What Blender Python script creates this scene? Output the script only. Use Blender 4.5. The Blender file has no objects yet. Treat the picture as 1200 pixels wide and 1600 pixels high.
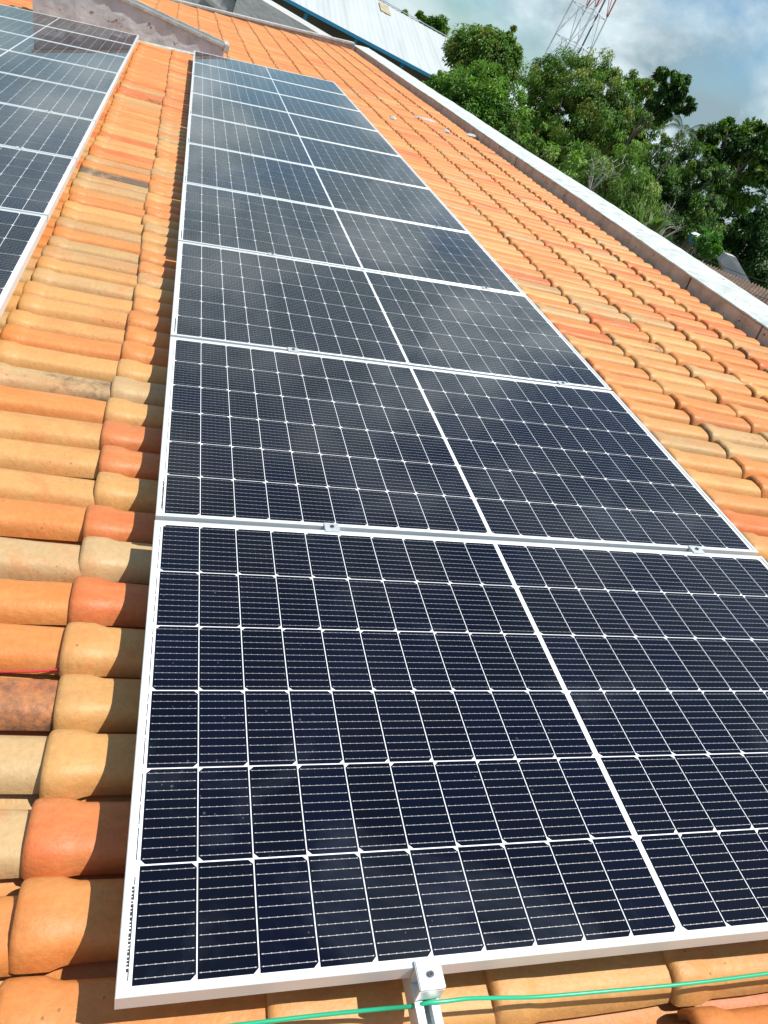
import bpy, bmesh, math, random
import numpy as np
from mathutils import Vector, Matrix

# ------------------------------------------------------------------ camera, world, sun
scene = bpy.context.scene
TH = math.radians(12.5)                 # pitch of the tiled roof
CT, ST = math.cos(TH), math.sin(TH)
Z0 = 4.8                                # height of the panel plane above the ground at u = 0
W = np.array([[CT, 0, -ST], [0, 1, 0], [ST, 0, CT]])      # roof frame (u up the slope, v along, n out) -> world
RC = np.array([[0.95912719, -0.18543928, 0.21374587],
               [0.06517503, -0.59027939, -0.80456352],
               [0.27536747, 0.78560965, -0.554067]])
CP = np.array([0.02159033, -0.51536065, 1.23646172])
FPX = 1196.02

def T(u, v, n=0.0):
    return Vector((u*CT - n*ST, v, u*ST + n*CT + Z0))

CW = W @ CP + np.array([0, 0, Z0])
cam = bpy.data.cameras.new('camera')
cam_o = bpy.data.objects.new('camera', cam)
scene.collection.objects.link(cam_o)
RW = RC @ W.T
m = Matrix((tuple(RW[0]), tuple(-RW[1]), tuple(-RW[2]))).transposed().to_4x4()
m.translation = Vector(CW)
cam_o.matrix_world = m
cam.sensor_fit = 'VERTICAL'
cam.sensor_height = 36.0
cam.lens = 36.0*FPX/1600.0
cam.clip_start = 0.05
cam.clip_end = 3000
scene.camera = cam_o

def ray(px, py):
    d = RC.T @ np.array([(px-600)/FPX, (py-800)/FPX, 1.0])
    d /= np.linalg.norm(d)
    return W @ d
def at(px, py, dist):                   # a place out in the garden, that far from the camera
    return Vector(CW + ray(px, py)*dist)

SUNV = W @ (np.array([0.50, -0.18, 1.0])/math.sqrt(.25+.0324+1))
el = math.asin(SUNV[2]); az = math.atan2(SUNV[0], SUNV[1])
sun = bpy.data.lights.new('sun', 'SUN')
sun.energy = 4.6; sun.angle = math.radians(0.5); sun.color = (1.0, 0.95, 0.87)
sun_o = bpy.data.objects.new('sun', sun)
scene.collection.objects.link(sun_o)
sun_o.rotation_euler = (-Vector(SUNV)).to_track_quat('-Z', 'Y').to_euler()

scene.view_settings.view_transform = 'Standard'
scene.view_settings.look = 'None'
scene.view_settings.exposure = 0.30
scene.view_settings.gamma = 1.0
scene.render.resolution_x = 768; scene.render.resolution_y = 1024

world = bpy.data.worlds.new('World'); scene.world = world
world.use_nodes = True
wn, wl = world.node_tree.nodes, world.node_tree.links
wn.clear()
def N(nodes, t, **kw):
    n = nodes.new(t)
    for k, v in kw.items():
        if k.startswith('i_'):
            key = k[2:]
            n.inputs[int(key) if key.isdigit() else key.replace('_', ' ')].default_value = v
        else: setattr(n, k, v)
    return n
out = N(wn, 'ShaderNodeOutputWorld')
bg = N(wn, 'ShaderNodeBackground'); bg.inputs['Strength'].default_value = 0.1
sky = N(wn, 'ShaderNodeTexSky'); sky.sky_type = 'NISHITA'; sky.sun_disc = False
sky.sun_elevation = el; sky.sun_rotation = az; sky.air_density = 1.0; sky.dust_density = 0.6; sky.ozone_density = 1.5
tc = N(wn, 'ShaderNodeTexCoord')
mp = N(wn, 'ShaderNodeMapping'); mp.inputs['Scale'].default_value = (1, 1, 1.7); mp.inputs['Location'].default_value = (0.15, 0.55, 0.3)
n1 = N(wn, 'ShaderNodeTexNoise', i_Scale=3.4, i_Detail=9.0, i_Roughness=0.55, i_Distortion=0.1)
n2 = N(wn, 'ShaderNodeTexNoise', i_Scale=6.5, i_Detail=9.0, i_Roughness=0.58, i_Distortion=0.15)
r1 = N(wn, 'ShaderNodeValToRGB'); r1.color_ramp.elements[0].position = 0.35; r1.color_ramp.elements[1].position = 0.50
r2 = N(wn, 'ShaderNodeValToRGB')
r2.color_ramp.elements[0].position = 0.42; r2.color_ramp.elements[0].color = (2.6, 3.6, 4.1, 1)
r2.color_ramp.elements[1].position = 0.60; r2.color_ramp.elements[1].color = (6.4, 7.4, 7.8, 1)
tint = N(wn, 'ShaderNodeMix'); tint.data_type = 'RGBA'; tint.blend_type = 'MULTIPLY'
tint.inputs[0].default_value = 1.0; tint.inputs[7].default_value = (0.66, 0.86, 0.92, 1)
mx = N(wn, 'ShaderNodeMix'); mx.data_type = 'RGBA'
wl.new(tc.outputs['Generated'], mp.inputs['Vector'])
wl.new(mp.outputs[0], n1.inputs['Vector']); wl.new(mp.outputs[0], n2.inputs['Vector'])
wl.new(n1.outputs['Fac'], r1.inputs[0]); wl.new(n2.outputs['Fac'], r2.inputs[0])
wl.new(sky.outputs[0], tint.inputs[6])
sep = N(wn, 'ShaderNodeSeparateXYZ'); wl.new(tc.outputs['Generated'], sep.inputs[0])
hz = N(wn, 'ShaderNodeMapRange'); hz.interpolation_type = 'SMOOTHSTEP'      # the cloud bank thins out overhead
hz.inputs[1].default_value = .30; hz.inputs[2].default_value = .75; hz.inputs[3].default_value = 1.0; hz.inputs[4].default_value = .12
wl.new(sep.outputs['Z'], hz.inputs[0])
hb = N(wn, 'ShaderNodeMapRange'); hb.interpolation_type = 'SMOOTHSTEP'      # cloud tops nearer the sun are brighter
hb.inputs[1].default_value = .16; hb.inputs[2].default_value = .45; hb.inputs[3].default_value = 1.0; hb.inputs[4].default_value = 1.12
wl.new(sep.outputs['Z'], hb.inputs[0])
dt = N(wn, 'ShaderNodeVectorMath', operation='DOT_PRODUCT'); dt.inputs[1].default_value = Vector((.27, .76, .60)).normalized()   # one big bright cumulus
wl.new(tc.outputs['Generated'], dt.inputs[0])
dn = N(wn, 'ShaderNodeMath', operation='MULTIPLY_ADD'); dn.inputs[1].default_value = .10; wl.new(n2.outputs['Fac'], dn.inputs[0]); wl.new(dt.outputs['Value'], dn.inputs[2])
dl = N(wn, 'ShaderNodeMapRange'); dl.interpolation_type = 'SMOOTHSTEP'; dl.inputs[1].default_value = 1.005; dl.inputs[2].default_value = 1.055; dl.inputs[3].default_value = 0; dl.inputs[4].default_value = .7
wl.new(dn.outputs[0], dl.inputs[0])
sm = N(wn, 'ShaderNodeMath', operation='ADD'); wl.new(hb.outputs[0], sm.inputs[0]); wl.new(dl.outputs[0], sm.inputs[1])
cb = N(wn, 'ShaderNodeVectorMath', operation='SCALE'); wl.new(r2.outputs[0], cb.inputs[0]); wl.new(sm.outputs[0], cb.inputs['Scale'])
cm = N(wn, 'ShaderNodeMath', operation='MULTIPLY'); wl.new(r1.outputs[0], cm.inputs[0]); wl.new(hz.outputs[0], cm.inputs[1])
wl.new(cm.outputs[0], mx.inputs[0]); wl.new(tint.outputs[2], mx.inputs[6]); wl.new(cb.outputs[0], mx.inputs[7])
wl.new(mx.outputs[2], bg.inputs['Color']); wl.new(bg.outputs[0], out.inputs[0])

rnd = random.Random(7)
nr = np.random.default_rng(11)

# ------------------------------------------------------------------ helpers
COL = scene.collection
def tag(o, label=None, cat=None, group=None, kind=None):
    if label: o['label'] = label
    if cat: o['category'] = cat
    if group: o['group'] = group
    if kind: o['kind'] = kind
    return o
def empty(name, loc=(0, 0, 0), roof=False, rz=0):
    o = bpy.data.objects.new(name, None); COL.objects.link(o)
    o.location = loc; o.empty_display_size = 0.1
    o.rotation_euler = (0, -TH, 0) if roof else (0, 0, rz)
    if roof and rz:
        o.rotation_euler = (Matrix.Rotation(-TH, 3, 'Y') @ Matrix.Rotation(rz, 3, 'Z')).to_euler()
    return o
def link(name, me, mat, parent=None):
    o = bpy.data.objects.new(name, me); COL.objects.link(o)
    if mat is not None and not me.materials:
        for x in (mat if isinstance(mat, (list, tuple)) else [mat]): me.materials.append(x)
    if parent is not None: o.parent = parent
    return o
def np_mesh(name, V, F, smooth=False, attr=None, fmat=None):
    """V (n,3), F (m,4) quads or (m,3)"""
    V = np.asarray(V, dtype=np.float32); F = np.asarray(F, dtype=np.int32)
    me = bpy.data.meshes.new(name)
    k = F.shape[1]
    me.vertices.add(len(V)); me.vertices.foreach_set('co', V.ravel())
    me.loops.add(F.size); me.loops.foreach_set('vertex_index', F.ravel())
    me.polygons.add(len(F)); me.polygons.foreach_set('loop_start', np.arange(0, F.size, k, dtype=np.int32))
    me.polygons.foreach_set('loop_total', np.full(len(F), k, dtype=np.int32))
    me.update(calc_edges=True)
    me.polygons.foreach_set('use_smooth', np.full(len(F), smooth))
    if attr is not None:
        a = me.attributes.new('tcol', 'FLOAT_COLOR', 'POINT')
        a.data.foreach_set('color', np.asarray(attr, dtype=np.float32).ravel())
    me.validate()
    return me
class MB:
    def __init__(s): s.bm = bmesh.new()
    def box(s, x0, x1, y0, y1, z0, z1, bev=0.0):
        r = bmesh.ops.create_cube(s.bm, size=1.0)
        vs = r['verts']
        for v in vs:
            v.co = Vector((x0+(v.co.x+.5)*(x1-x0), y0+(v.co.y+.5)*(y1-y0), z0+(v.co.z+.5)*(z1-z0)))
        if bev > 0:
            es = list({e for v in vs for e in v.link_edges})
            bmesh.ops.bevel(s.bm, geom=es, offset=bev, segments=2, affect='EDGES', clamp_overlap=True)
        return s
    def hexa(s, pts):                     # 8 points: bottom 4, top 4 (same turn)
        v = [s.bm.verts.new(p) for p in pts]
        for f in ((3, 2, 1, 0), (4, 5, 6, 7), (0, 1, 5, 4), (1, 2, 6, 5), (2, 3, 7, 6), (3, 0, 4, 7)):
            s.bm.faces.new([v[i] for i in f])
        return s
    def tube(s, pts, r, seg=8, r2=None, cap=True):
        pts = [Vector(p) for p in pts]; n = len(pts); rings = []
        ref = Vector((0, 0, 1))
        for i, p in enumerate(pts):
            d = (pts[min(i+1, n-1)] - pts[max(i-1, 0)]).normalized()
            if abs(d.dot(ref)) > .95: ref = Vector((1, 0, 0))
            a = d.cross(ref).normalized(); b = d.cross(a).normalized()
            rr = r if r2 is None else r + (r2-r)*i/(n-1)
            rings.append([s.bm.verts.new(p + a*rr*math.cos(2*math.pi*k/seg) + b*rr*math.sin(2*math.pi*k/seg)) for k in range(seg)])
        for i in range(n-1):
            for k in range(seg):
                s.bm.faces.new((rings[i][k], rings[i][(k+1) % seg], rings[i+1][(k+1) % seg], rings[i+1][k]))
        if cap:
            s.bm.faces.new(rings[0][::-1]); s.bm.faces.new(rings[-1])
        return s
    def quad(s, *p):
        s.bm.faces.new([s.bm.verts.new(q) for q in p]); return s
    def build(s, name, mat, parent=None, smooth=False):
        bmesh.ops.recalc_face_normals(s.bm, faces=s.bm.faces)
        me = bpy.data.meshes.new(name); s.bm.to_mesh(me); s.bm.free()
        if smooth:
            me.polygons.foreach_set('use_smooth', [True]*len(me.polygons))
        return link(name, me, mat, parent)

# ------------------------------------------------------------------ materials
def mat(name, col=(.5, .5, .5), rough=.6, metal=0.0, spec=.5):
    m_ = bpy.data.materials.new(name); m_.use_nodes = True
    b = m_.node_tree.nodes['Principled BSDF']
    b.inputs['Base Color'].default_value = (*col, 1); b.inputs['Roughness'].default_value = rough
    b.inputs['Metallic'].default_value = metal; b.inputs['Specular IOR Level'].default_value = spec
    return m_
def noisy(name, stops, scale=4.0, detail=6, rough=.8, bump=0.0, bscale=30, coords='Object', stretch=(1, 1, 1), metal=0, spots=None):
    m_ = mat(name, stops[0][1], rough, metal); nt = m_.node_tree; nd, lk = nt.nodes, nt.links
    b = nd['Principled BSDF']
    t = N(nd, 'ShaderNodeTexCoord'); mp_ = N(nd, 'ShaderNodeMapping'); mp_.inputs['Scale'].default_value = stretch
    lk.new(t.outputs[coords], mp_.inputs[0])
    n = N(nd, 'ShaderNodeTexNoise', i_Scale=scale, i_Detail=float(detail), i_Roughness=.6)
    lk.new(mp_.outputs[0], n.inputs['Vector'])
    r = N(nd, 'ShaderNodeValToRGB'); e = r.color_ramp.elements
    e[0].position, e[0].color = stops[0][0], (*stops[0][1], 1)
    e[1].position, e[1].color = stops[-1][0], (*stops[-1][1], 1)
    for p, c in stops[1:-1]:
        x = e.new(p); x.color = (*c, 1)
    lk.new(n.outputs['Fac'], r.inputs[0]); col = r.outputs[0]
    if spots:
        sc, th, c2 = spots
        n3 = N(nd, 'ShaderNodeTexNoise', i_Scale=sc, i_Detail=3.0, i_Roughness=.7); lk.new(t.outputs[coords], n3.inputs['Vector'])
        r3 = N(nd, 'ShaderNodeValToRGB'); r3.color_ramp.elements[0].position = th; r3.color_ramp.elements[1].position = th+.06
        lk.new(n3.outputs['Fac'], r3.inputs[0])
        mm = N(nd, 'ShaderNodeMix'); mm.data_type = 'RGBA'; mm.inputs[7].default_value = (*c2, 1)
        lk.new(r3.outputs[0], mm.inputs[0]); lk.new(col, mm.inputs[6]); col = mm.outputs[2]
    lk.new(col, b.inputs['Base Color'])
    if bump:
        n2_ = N(nd, 'ShaderNodeTexNoise', i_Scale=float(bscale), i_Detail=6.0, i_Roughness=.65); lk.new(mp_.outputs[0], n2_.inputs['Vector'])
        bp = N(nd, 'ShaderNodeBump', i_Strength=.8, i_Distance=bump); lk.new(n2_.outputs['Fac'], bp.inputs['Height'])
        lk.new(bp.outputs[0], b.inputs['Normal'])
    return m_

def tile_material():
    m_ = mat('terracotta', (.5, .2, .1), .55); nt = m_.node_tree; nd, lk = nt.nodes, nt.links
    b = nd['Principled BSDF']
    at_ = N(nd, 'ShaderNodeAttribute'); at_.attribute_name = 'tcol'
    t = N(nd, 'ShaderNodeTexCoord')
    # long soft bands of paler clay along each tile
    mp_ = N(nd, 'ShaderNodeMapping'); mp_.inputs['Scale'].default_value = (3.0, 14, 14); lk.new(t.outputs['Object'], mp_.inputs[0])
    n = N(nd, 'ShaderNodeTexNoise', i_Scale=1.6, i_Detail=5.0, i_Roughness=.6, i_Distortion=.4); lk.new(mp_.outputs[0], n.inputs['Vector'])
    mr = N(nd, 'ShaderNodeMapRange'); mr.inputs[1].default_value = .35; mr.inputs[2].default_value = .7
    mr.inputs[3].default_value = 0; mr.inputs[4].default_value = .40; lk.new(n.outputs['Fac'], mr.inputs[0])
    mx1 = N(nd, 'ShaderNodeMix'); mx1.data_type = 'RGBA'; mx1.inputs[7].default_value = (.60, .34, .13, 1)
    lk.new(mr.outputs[0], mx1.inputs[0]); lk.new(at_.outputs['Color'], mx1.inputs[6])
    # redder clay clouds
    n4 = N(nd, 'ShaderNodeTexNoise', i_Scale=5.0, i_Detail=5.0, i_Roughness=.6, i_Distortion=.6); lk.new(t.outputs['Object'], n4.inputs['Vector'])
    mr4 = N(nd, 'ShaderNodeMapRange'); mr4.inputs[1].default_value = .5; mr4.inputs[2].default_value = .75
    mr4.inputs[3].default_value = 0; mr4.inputs[4].default_value = .60; lk.new(n4.outputs['Fac'], mr4.inputs[0])
    mx4 = N(nd, 'ShaderNodeMix'); mx4.data_type = 'RGBA'; mx4.inputs[7].default_value = (.60, .18, .05, 1)
    lk.new(mr4.outputs[0], mx4.inputs[0]); lk.new(mx1.outputs[2], mx4.inputs[6])
    # sooty mould: strength per tile is the attribute's alpha
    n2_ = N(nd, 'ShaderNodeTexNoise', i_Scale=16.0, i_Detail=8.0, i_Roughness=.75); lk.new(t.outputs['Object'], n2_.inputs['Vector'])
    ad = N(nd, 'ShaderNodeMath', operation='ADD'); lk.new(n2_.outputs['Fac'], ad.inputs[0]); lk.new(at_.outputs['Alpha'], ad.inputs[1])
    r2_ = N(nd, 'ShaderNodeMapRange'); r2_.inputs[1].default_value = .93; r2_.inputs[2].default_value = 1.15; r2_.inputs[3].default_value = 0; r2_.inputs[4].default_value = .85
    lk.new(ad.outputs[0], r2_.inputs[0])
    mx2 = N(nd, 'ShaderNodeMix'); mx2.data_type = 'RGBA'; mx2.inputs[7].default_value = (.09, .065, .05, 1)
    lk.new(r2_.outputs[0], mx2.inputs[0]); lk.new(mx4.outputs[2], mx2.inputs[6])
    # rain stains running down the slope across several tiles
    mps = N(nd, 'ShaderNodeMapping'); mps.inputs['Scale'].default_value = (.9, 7.0, 2.0); lk.new(t.outputs['Object'], mps.inputs[0])
    ns_ = N(nd, 'ShaderNodeTexNoise', i_Scale=1.5, i_Detail=6.0, i_Roughness=.65); lk.new(mps.outputs[0], ns_.inputs['Vector'])
    ss = N(nd, 'ShaderNodeMapRange'); ss.inputs[1].default_value = .52; ss.inputs[2].default_value = .78; ss.inputs[3].default_value = 0; ss.inputs[4].default_value = .5
    lk.new(ns_.outputs['Fac'], ss.inputs[0])
    mxs = N(nd, 'ShaderNodeMix'); mxs.data_type = 'RGBA'; mxs.inputs[7].default_value = (.36, .17, .075, 1)
    lk.new(ss.outputs[0], mxs.inputs[0]); lk.new(mx2.outputs[2], mxs.inputs[6]); mx2 = mxs
    # small dark pits and pale chips
    v = N(nd, 'ShaderNodeTexVoronoi', i_Scale=42.0); lk.new(t.outputs['Object'], v.inputs['Vector'])
    n5 = N(nd, 'ShaderNodeTexNoise', i_Scale=5.0, i_Detail=2.0); lk.new(t.outputs['Object'], n5.inputs['Vector'])
    s5 = N(nd, 'ShaderNodeMapRange'); s5.inputs[1].default_value = .52; s5.inputs[2].default_value = .72; s5.inputs[3].default_value = 0.0; s5.inputs[4].default_value = .16
    lk.new(n5.outputs['Fac'], s5.inputs[0])
    vn = N(nd, 'ShaderNodeTexNoise', i_Scale=90.0, i_Detail=2.0); lk.new(t.outputs['Object'], vn.inputs['Vector']); va = N(nd, 'ShaderNodeMath', operation='MULTIPLY_ADD'); va.inputs[1].default_value = .3; lk.new(vn.outputs['Fac'], va.inputs[0]); lk.new(v.outputs['Distance'], va.inputs[2]); vb = N(nd, 'ShaderNodeMath', operation='SUBTRACT'); vb.inputs[1].default_value = .15; lk.new(va.outputs[0], vb.inputs[0])
    lt = N(nd, 'ShaderNodeMath', operation='LESS_THAN'); lk.new(vb.outputs[0], lt.inputs[0]); lk.new(s5.outputs[0], lt.inputs[1])
    ml = N(nd, 'ShaderNodeMath', operation='MULTIPLY'); ml.inputs[1].default_value = .65; lk.new(lt.outputs[0], ml.inputs[0])
    mx3 = N(nd, 'ShaderNodeMix'); mx3.data_type = 'RGBA'; mx3.inputs[7].default_value = (.16, .09, .05, 1)
    lk.new(ml.outputs[0], mx3.inputs[0]); lk.new(mx2.outputs[2], mx3.inputs[6])
    ng = N(nd, 'ShaderNodeTexNoise', i_Scale=70.0, i_Detail=6.0, i_Roughness=.75); lk.new(t.outputs['Object'], ng.inputs['Vector'])
    gr = N(nd, 'ShaderNodeMapRange'); gr.inputs[1].default_value = .3; gr.inputs[2].default_value = .7; gr.inputs[3].default_value = .86; gr.inputs[4].default_value = 1.08
    lk.new(ng.outputs['Fac'], gr.inputs[0])
    vs_ = N(nd, 'ShaderNodeVectorMath', operation='SCALE'); lk.new(mx3.outputs[2], vs_.inputs[0]); lk.new(gr.outputs[0], vs_.inputs['Scale'])
    lk.new(vs_.outputs[0], b.inputs['Base Color'])
    n3 = N(nd, 'ShaderNodeTexNoise', i_Scale=60.0, i_Detail=5.0, i_Roughness=.6); lk.new(t.outputs['Object'], n3.inputs['Vector'])
    bp = N(nd, 'ShaderNodeBump', i_Strength=.5, i_Distance=.004); lk.new(n3.outputs['Fac'], bp.inputs['Height'])
    n8 = N(nd, 'ShaderNodeTexNoise', i_Scale=11.0, i_Detail=3.0); lk.new(t.outputs['Object'], n8.inputs['Vector'])
    bp2 = N(nd, 'ShaderNodeBump', i_Strength=.28, i_Distance=.009); lk.new(n8.outputs['Fac'], bp2.inputs['Height']); lk.new(bp.outputs[0], bp2.inputs['Normal']); bp = bp2
    lk.new(bp.outputs[0], b.inputs['Normal'])
    b.inputs['Roughness'].default_value = .50; b.inputs['Specular IOR Level'].default_value = .4
    return m_

def under_glass(name, col, rough, metal=0.0, spec=.5, smear=True, variation=False, wave=0.0):
    """what lies behind the panel's glass: a smooth clear coat over it"""
    m_ = mat(name, col, rough, metal, spec); nt = m_.node_tree; nd, lk = nt.nodes, nt.links
    b = nd['Principled BSDF']
    b.inputs['Coat Weight'].default_value = 1.0; b.inputs['Coat IOR'].default_value = 1.40     # anti-reflective solar glass
    t = N(nd, 'ShaderNodeTexCoord')
    g = N(nd, 'ShaderNodeNewGeometry')
    nn = N(nd, 'ShaderNodeTexNoise', i_Scale=1.7, i_Detail=5.0, i_Roughness=.6, i_Distortion=1.0); lk.new(g.outputs['Position'], nn.inputs['Vector'])
    mr = N(nd, 'ShaderNodeMapRange'); mr.inputs[1].default_value = .4; mr.inputs[2].default_value = .8; mr.inputs[3].default_value = .012; mr.inputs[4].default_value = .06
    lk.new(nn.outputs['Fac'], mr.inputs[0]); lk.new(mr.outputs[0], b.inputs['Coat Roughness'])
    last = None
    if variation:
        oi = N(nd, 'ShaderNodeAttribute'); oi.attribute_name = 'tcol'
        last = oi.outputs['Color']
    if smear:       # dust and wiped smears on the glass
        n1_ = N(nd, 'ShaderNodeTexNoise', i_Scale=2.6, i_Detail=6.0, i_Roughness=.62, i_Distortion=.8); lk.new(g.outputs['Position'], n1_.inputs['Vector'])
        m1 = N(nd, 'ShaderNodeMapRange'); m1.inputs[1].default_value = .56; m1.inputs[2].default_value = .80; m1.inputs[3].default_value = 0.0; m1.inputs[4].default_value = .07
        lk.new(n1_.outputs['Fac'], m1.inputs[0])
        v = N(nd, 'ShaderNodeTexVoronoi', i_Scale=38.0); lk.new(g.outputs['Position'], v.inputs['Vector'])
        n6 = N(nd, 'ShaderNodeTexNoise', i_Scale=3.2, i_Detail=3.0); lk.new(g.outputs['Position'], n6.inputs['Vector'])
        s6 = N(nd, 'ShaderNodeMapRange'); s6.inputs[1].default_value = .5; s6.inputs[2].default_value = .75; s6.inputs[3].default_value = 0.03; s6.inputs[4].default_value = .13
        lk.new(n6.outputs['Fac'], s6.inputs[0])
        lt = N(nd, 'ShaderNodeMath', operation='LESS_THAN'); lk.new(v.outputs['Distance'], lt.inputs[0]); lk.new(s6.outputs[0], lt.inputs[1])
        ml = N(nd, 'ShaderNodeMath', operation='MULTIPLY'); ml.inputs[1].default_value = .14; lk.new(lt.outputs[0], ml.inputs[0])
        ad = N(nd, 'ShaderNodeMath', operation='ADD'); lk.new(m1.outputs[0], ad.inputs[0]); lk.new(ml.outputs[0], ad.inputs[1])
        mm = N(nd, 'ShaderNodeMix'); mm.data_type = 'RGBA'; mm.inputs[7].default_value = (.30, .36, .42, 1); mm.inputs[6].default_value = (*col, 1)
        if last is not None: lk.new(last, mm.inputs[6])
        lk.new(ad.outputs[0], mm.inputs[0]); lk.new(mm.outputs[2], b.inputs['Base Color'])
    elif last is not None: lk.new(last, b.inputs['Base Color'])
    if wave:
        n7 = N(nd, 'ShaderNodeTexNoise', i_Scale=1.3, i_Detail=1.0); lk.new(g.outputs['Position'], n7.inputs['Vector'])
        bp = N(nd, 'ShaderNodeBump', i_Strength=1.0, i_Distance=wave); lk.new(n7.outputs['Fac'], bp.inputs['Height']); lk.new(bp.outputs[0], b.inputs['Coat Normal'])
    return m_

def leaf_material(name, rough=.45, trans=.3):
    m_ = mat(name, (.05, .1, .02), rough, 0, .35); nt = m_.node_tree; nd, lk = nt.nodes, nt.links
    b = nd['Principled BSDF']; o_ = nd['Material Output']
    a = N(nd, 'ShaderNodeAttribute'); a.attribute_name = 'tcol'
    lk.new(a.outputs['Color'], b.inputs['Base Color'])
    tr = N(nd, 'ShaderNodeBsdfTranslucent'); mu = N(nd, 'ShaderNodeMix'); mu.data_type = 'RGBA'; mu.blend_type = 'MULTIPLY'
    mu.inputs[0].default_value = 1; mu.inputs[7].default_value = (1.5, 1.7, .6, 1); lk.new(a.outputs['Color'], mu.inputs[6]); lk.new(mu.outputs[2], tr.inputs[0])
    ms = N(nd, 'ShaderNodeMixShader'); ms.inputs[0].default_value = trans
    lk.new(b.outputs[0], ms.inputs[1]); lk.new(tr.outputs[0], ms.inputs[2]); lk.new(ms.outputs[0], o_.inputs[0])
    return m_

M_TILE = tile_material()
M_CELL = under_glass('silicon_cell', (.003, .005, .014), .45, 0, .03, True, True)
M_BACK = under_glass('white_backsheet', (.84, .86, .88), .5, 0, .5, False)
M_BUS = under_glass('busbar_silver', (.66, .62, .62), .42, .5, .5, False)
M_ALU = noisy('anodised_aluminium', [(.3, (.70, .75, .76)), (.7, (.80, .84, .85))], 3, 3, .38, metal=.35)
M_ALU2 = noisy('clamp_aluminium', [(.3, (.66, .68, .70)), (.7, (.80, .82, .83))], 20, 3, .42, metal=.55)
M_STEEL = mat('dark_steel', (.16, .16, .17), .4, .9)
M_MARK = mat('black_print', (.03, .03, .035), .5)
M_RENDER = noisy('rough_cement_render', [(.3, (.34, .37, .39)), (.5, (.52, .56, .59)), (.72, (.62, .67, .70))], 3.2, 9, .95, .008, 14, spots=(6.0, .62, (.20, .19, .18)))
M_COPE = noisy('weathered_white_concrete', [(.3, (.38, .42, .41)), (.6, (.58, .62, .60))], 7, 9, .9, .006, 40, spots=(15.0, .63, (.20, .20, .18)))
M_COPESIDE = noisy('raw_concrete_side', [(.3, (.36, .29, .24)), (.55, (.54, .46, .40)), (.75, (.62, .55, .50))], 6, 9, .95, .008, 30, spots=(14.0, .64, (.10, .08, .07)))
M_CAPGREY = noisy('grey_cement_cap', [(.3, (.10, .125, .13)), (.7, (.20, .23, .235))], 5, 7, .9, .006, 30)
M_WHITEMORTAR = noisy('pale_mortar', [(.3, (.34, .34, .33)), (.7, (.54, .54, .52))], 9, 8, .95, .008, 40)
M_WALL = noisy('painted_wall', [(.3, (.40, .37, .33)), (.7, (.55, .52, .47))], 2, 6, .9)
M_DECK = mat('dark_underlay', (.06, .04, .03), .9)

# ------------------------------------------------------------------ the tiled roof
COURSES = [-3.32, -2.93, -2.54, -2.15, -1.77, -1.385, -0.99, -0.60, -0.178, 0.224, 0.618, 0.998, 1.385, 1.775, 2.165, 2.54, 2.91, 3.27, 3.63]
V_A, V_B = -1.2, 21.2
PITCH, PH = 0.1575, 0.255
def ntop(u): return -0.105 - 0.025*u + (.003 if u > 3.5 else 0)
PAL = [((.58, .300, .098), .28), ((.61, .215, .055), .34), ((.56, .135, .035), .12), ((.48, .31, .140), .12), ((.60, .255, .075), .14)]
FIXED = {}   # (course index, row) -> palette colour, sooty strength: the tiles that stand out next to the near panel
def near(u_i, k, c, s=0): FIXED[(u_i, k)] = (c, s)
A_, B_, C_, D_ = (.57, .305, .105), (.61, .215, .055), (.57, .150, .046), (.49, .345, .18)
for k, c in {-2: B_, -1: B_, 0: C_, 1: A_, 2: A_, 3: A_, 4: C_, 5: D_, 6: C_, 7: A_, 8: C_, 9: C_, 10: A_, 11: D_, 12: A_, 13: B_}.items(): near(8, k, c)
for k, c in {-1: B_, 0: D_, 1: D_, 3: B_, 4: B_, 5: D_, 6: B_, 7: A_, 8: A_, 9: A_, 10: B_, 12: A_, 13: B_, 14: A_, 15: A_, 16: A_}.items(): near(7, k, c)
for ui in (9, 10): near(ui, -1, B_); near(ui, -2, A_)
near(11, -1, A_); near(11, -2, A_)
FIXED[(7, 2)] = ((.50, .17, .06), .42); FIXED[(7, 11)] = (D_, .40); FIXED[(7, 29)] = (D_, .62)
def drift(v): return .013*max(0.0, v-3.0)        # the courses are not laid quite parallel to the panels
def tile_profile(c, w, h, p=3.4):
    y = np.sign(c)*np.abs(c)**.9*w/2
    return y, h*(1-np.abs(c)**p)*(1+.0*c)
def pick(u, v):
    far = min(1, max(0, (v-4)/6.0))
    ws = [w for _, w in PAL]
    ws = [ws[0]*(1-.7*far), ws[1]*(1+.9*far), ws[2]*(1+.2*far), ws[3]*(1-.8*far), ws[4]]
    x = rnd.random()*sum(ws)
    for (c, _), w in zip(PAL, ws):
        x -= w
        if x <= 0: break
    j = 1 + (rnd.random()-.5)*.16*(1-.5*far)
    return tuple(min(.8, q*j) for q in c)

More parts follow.
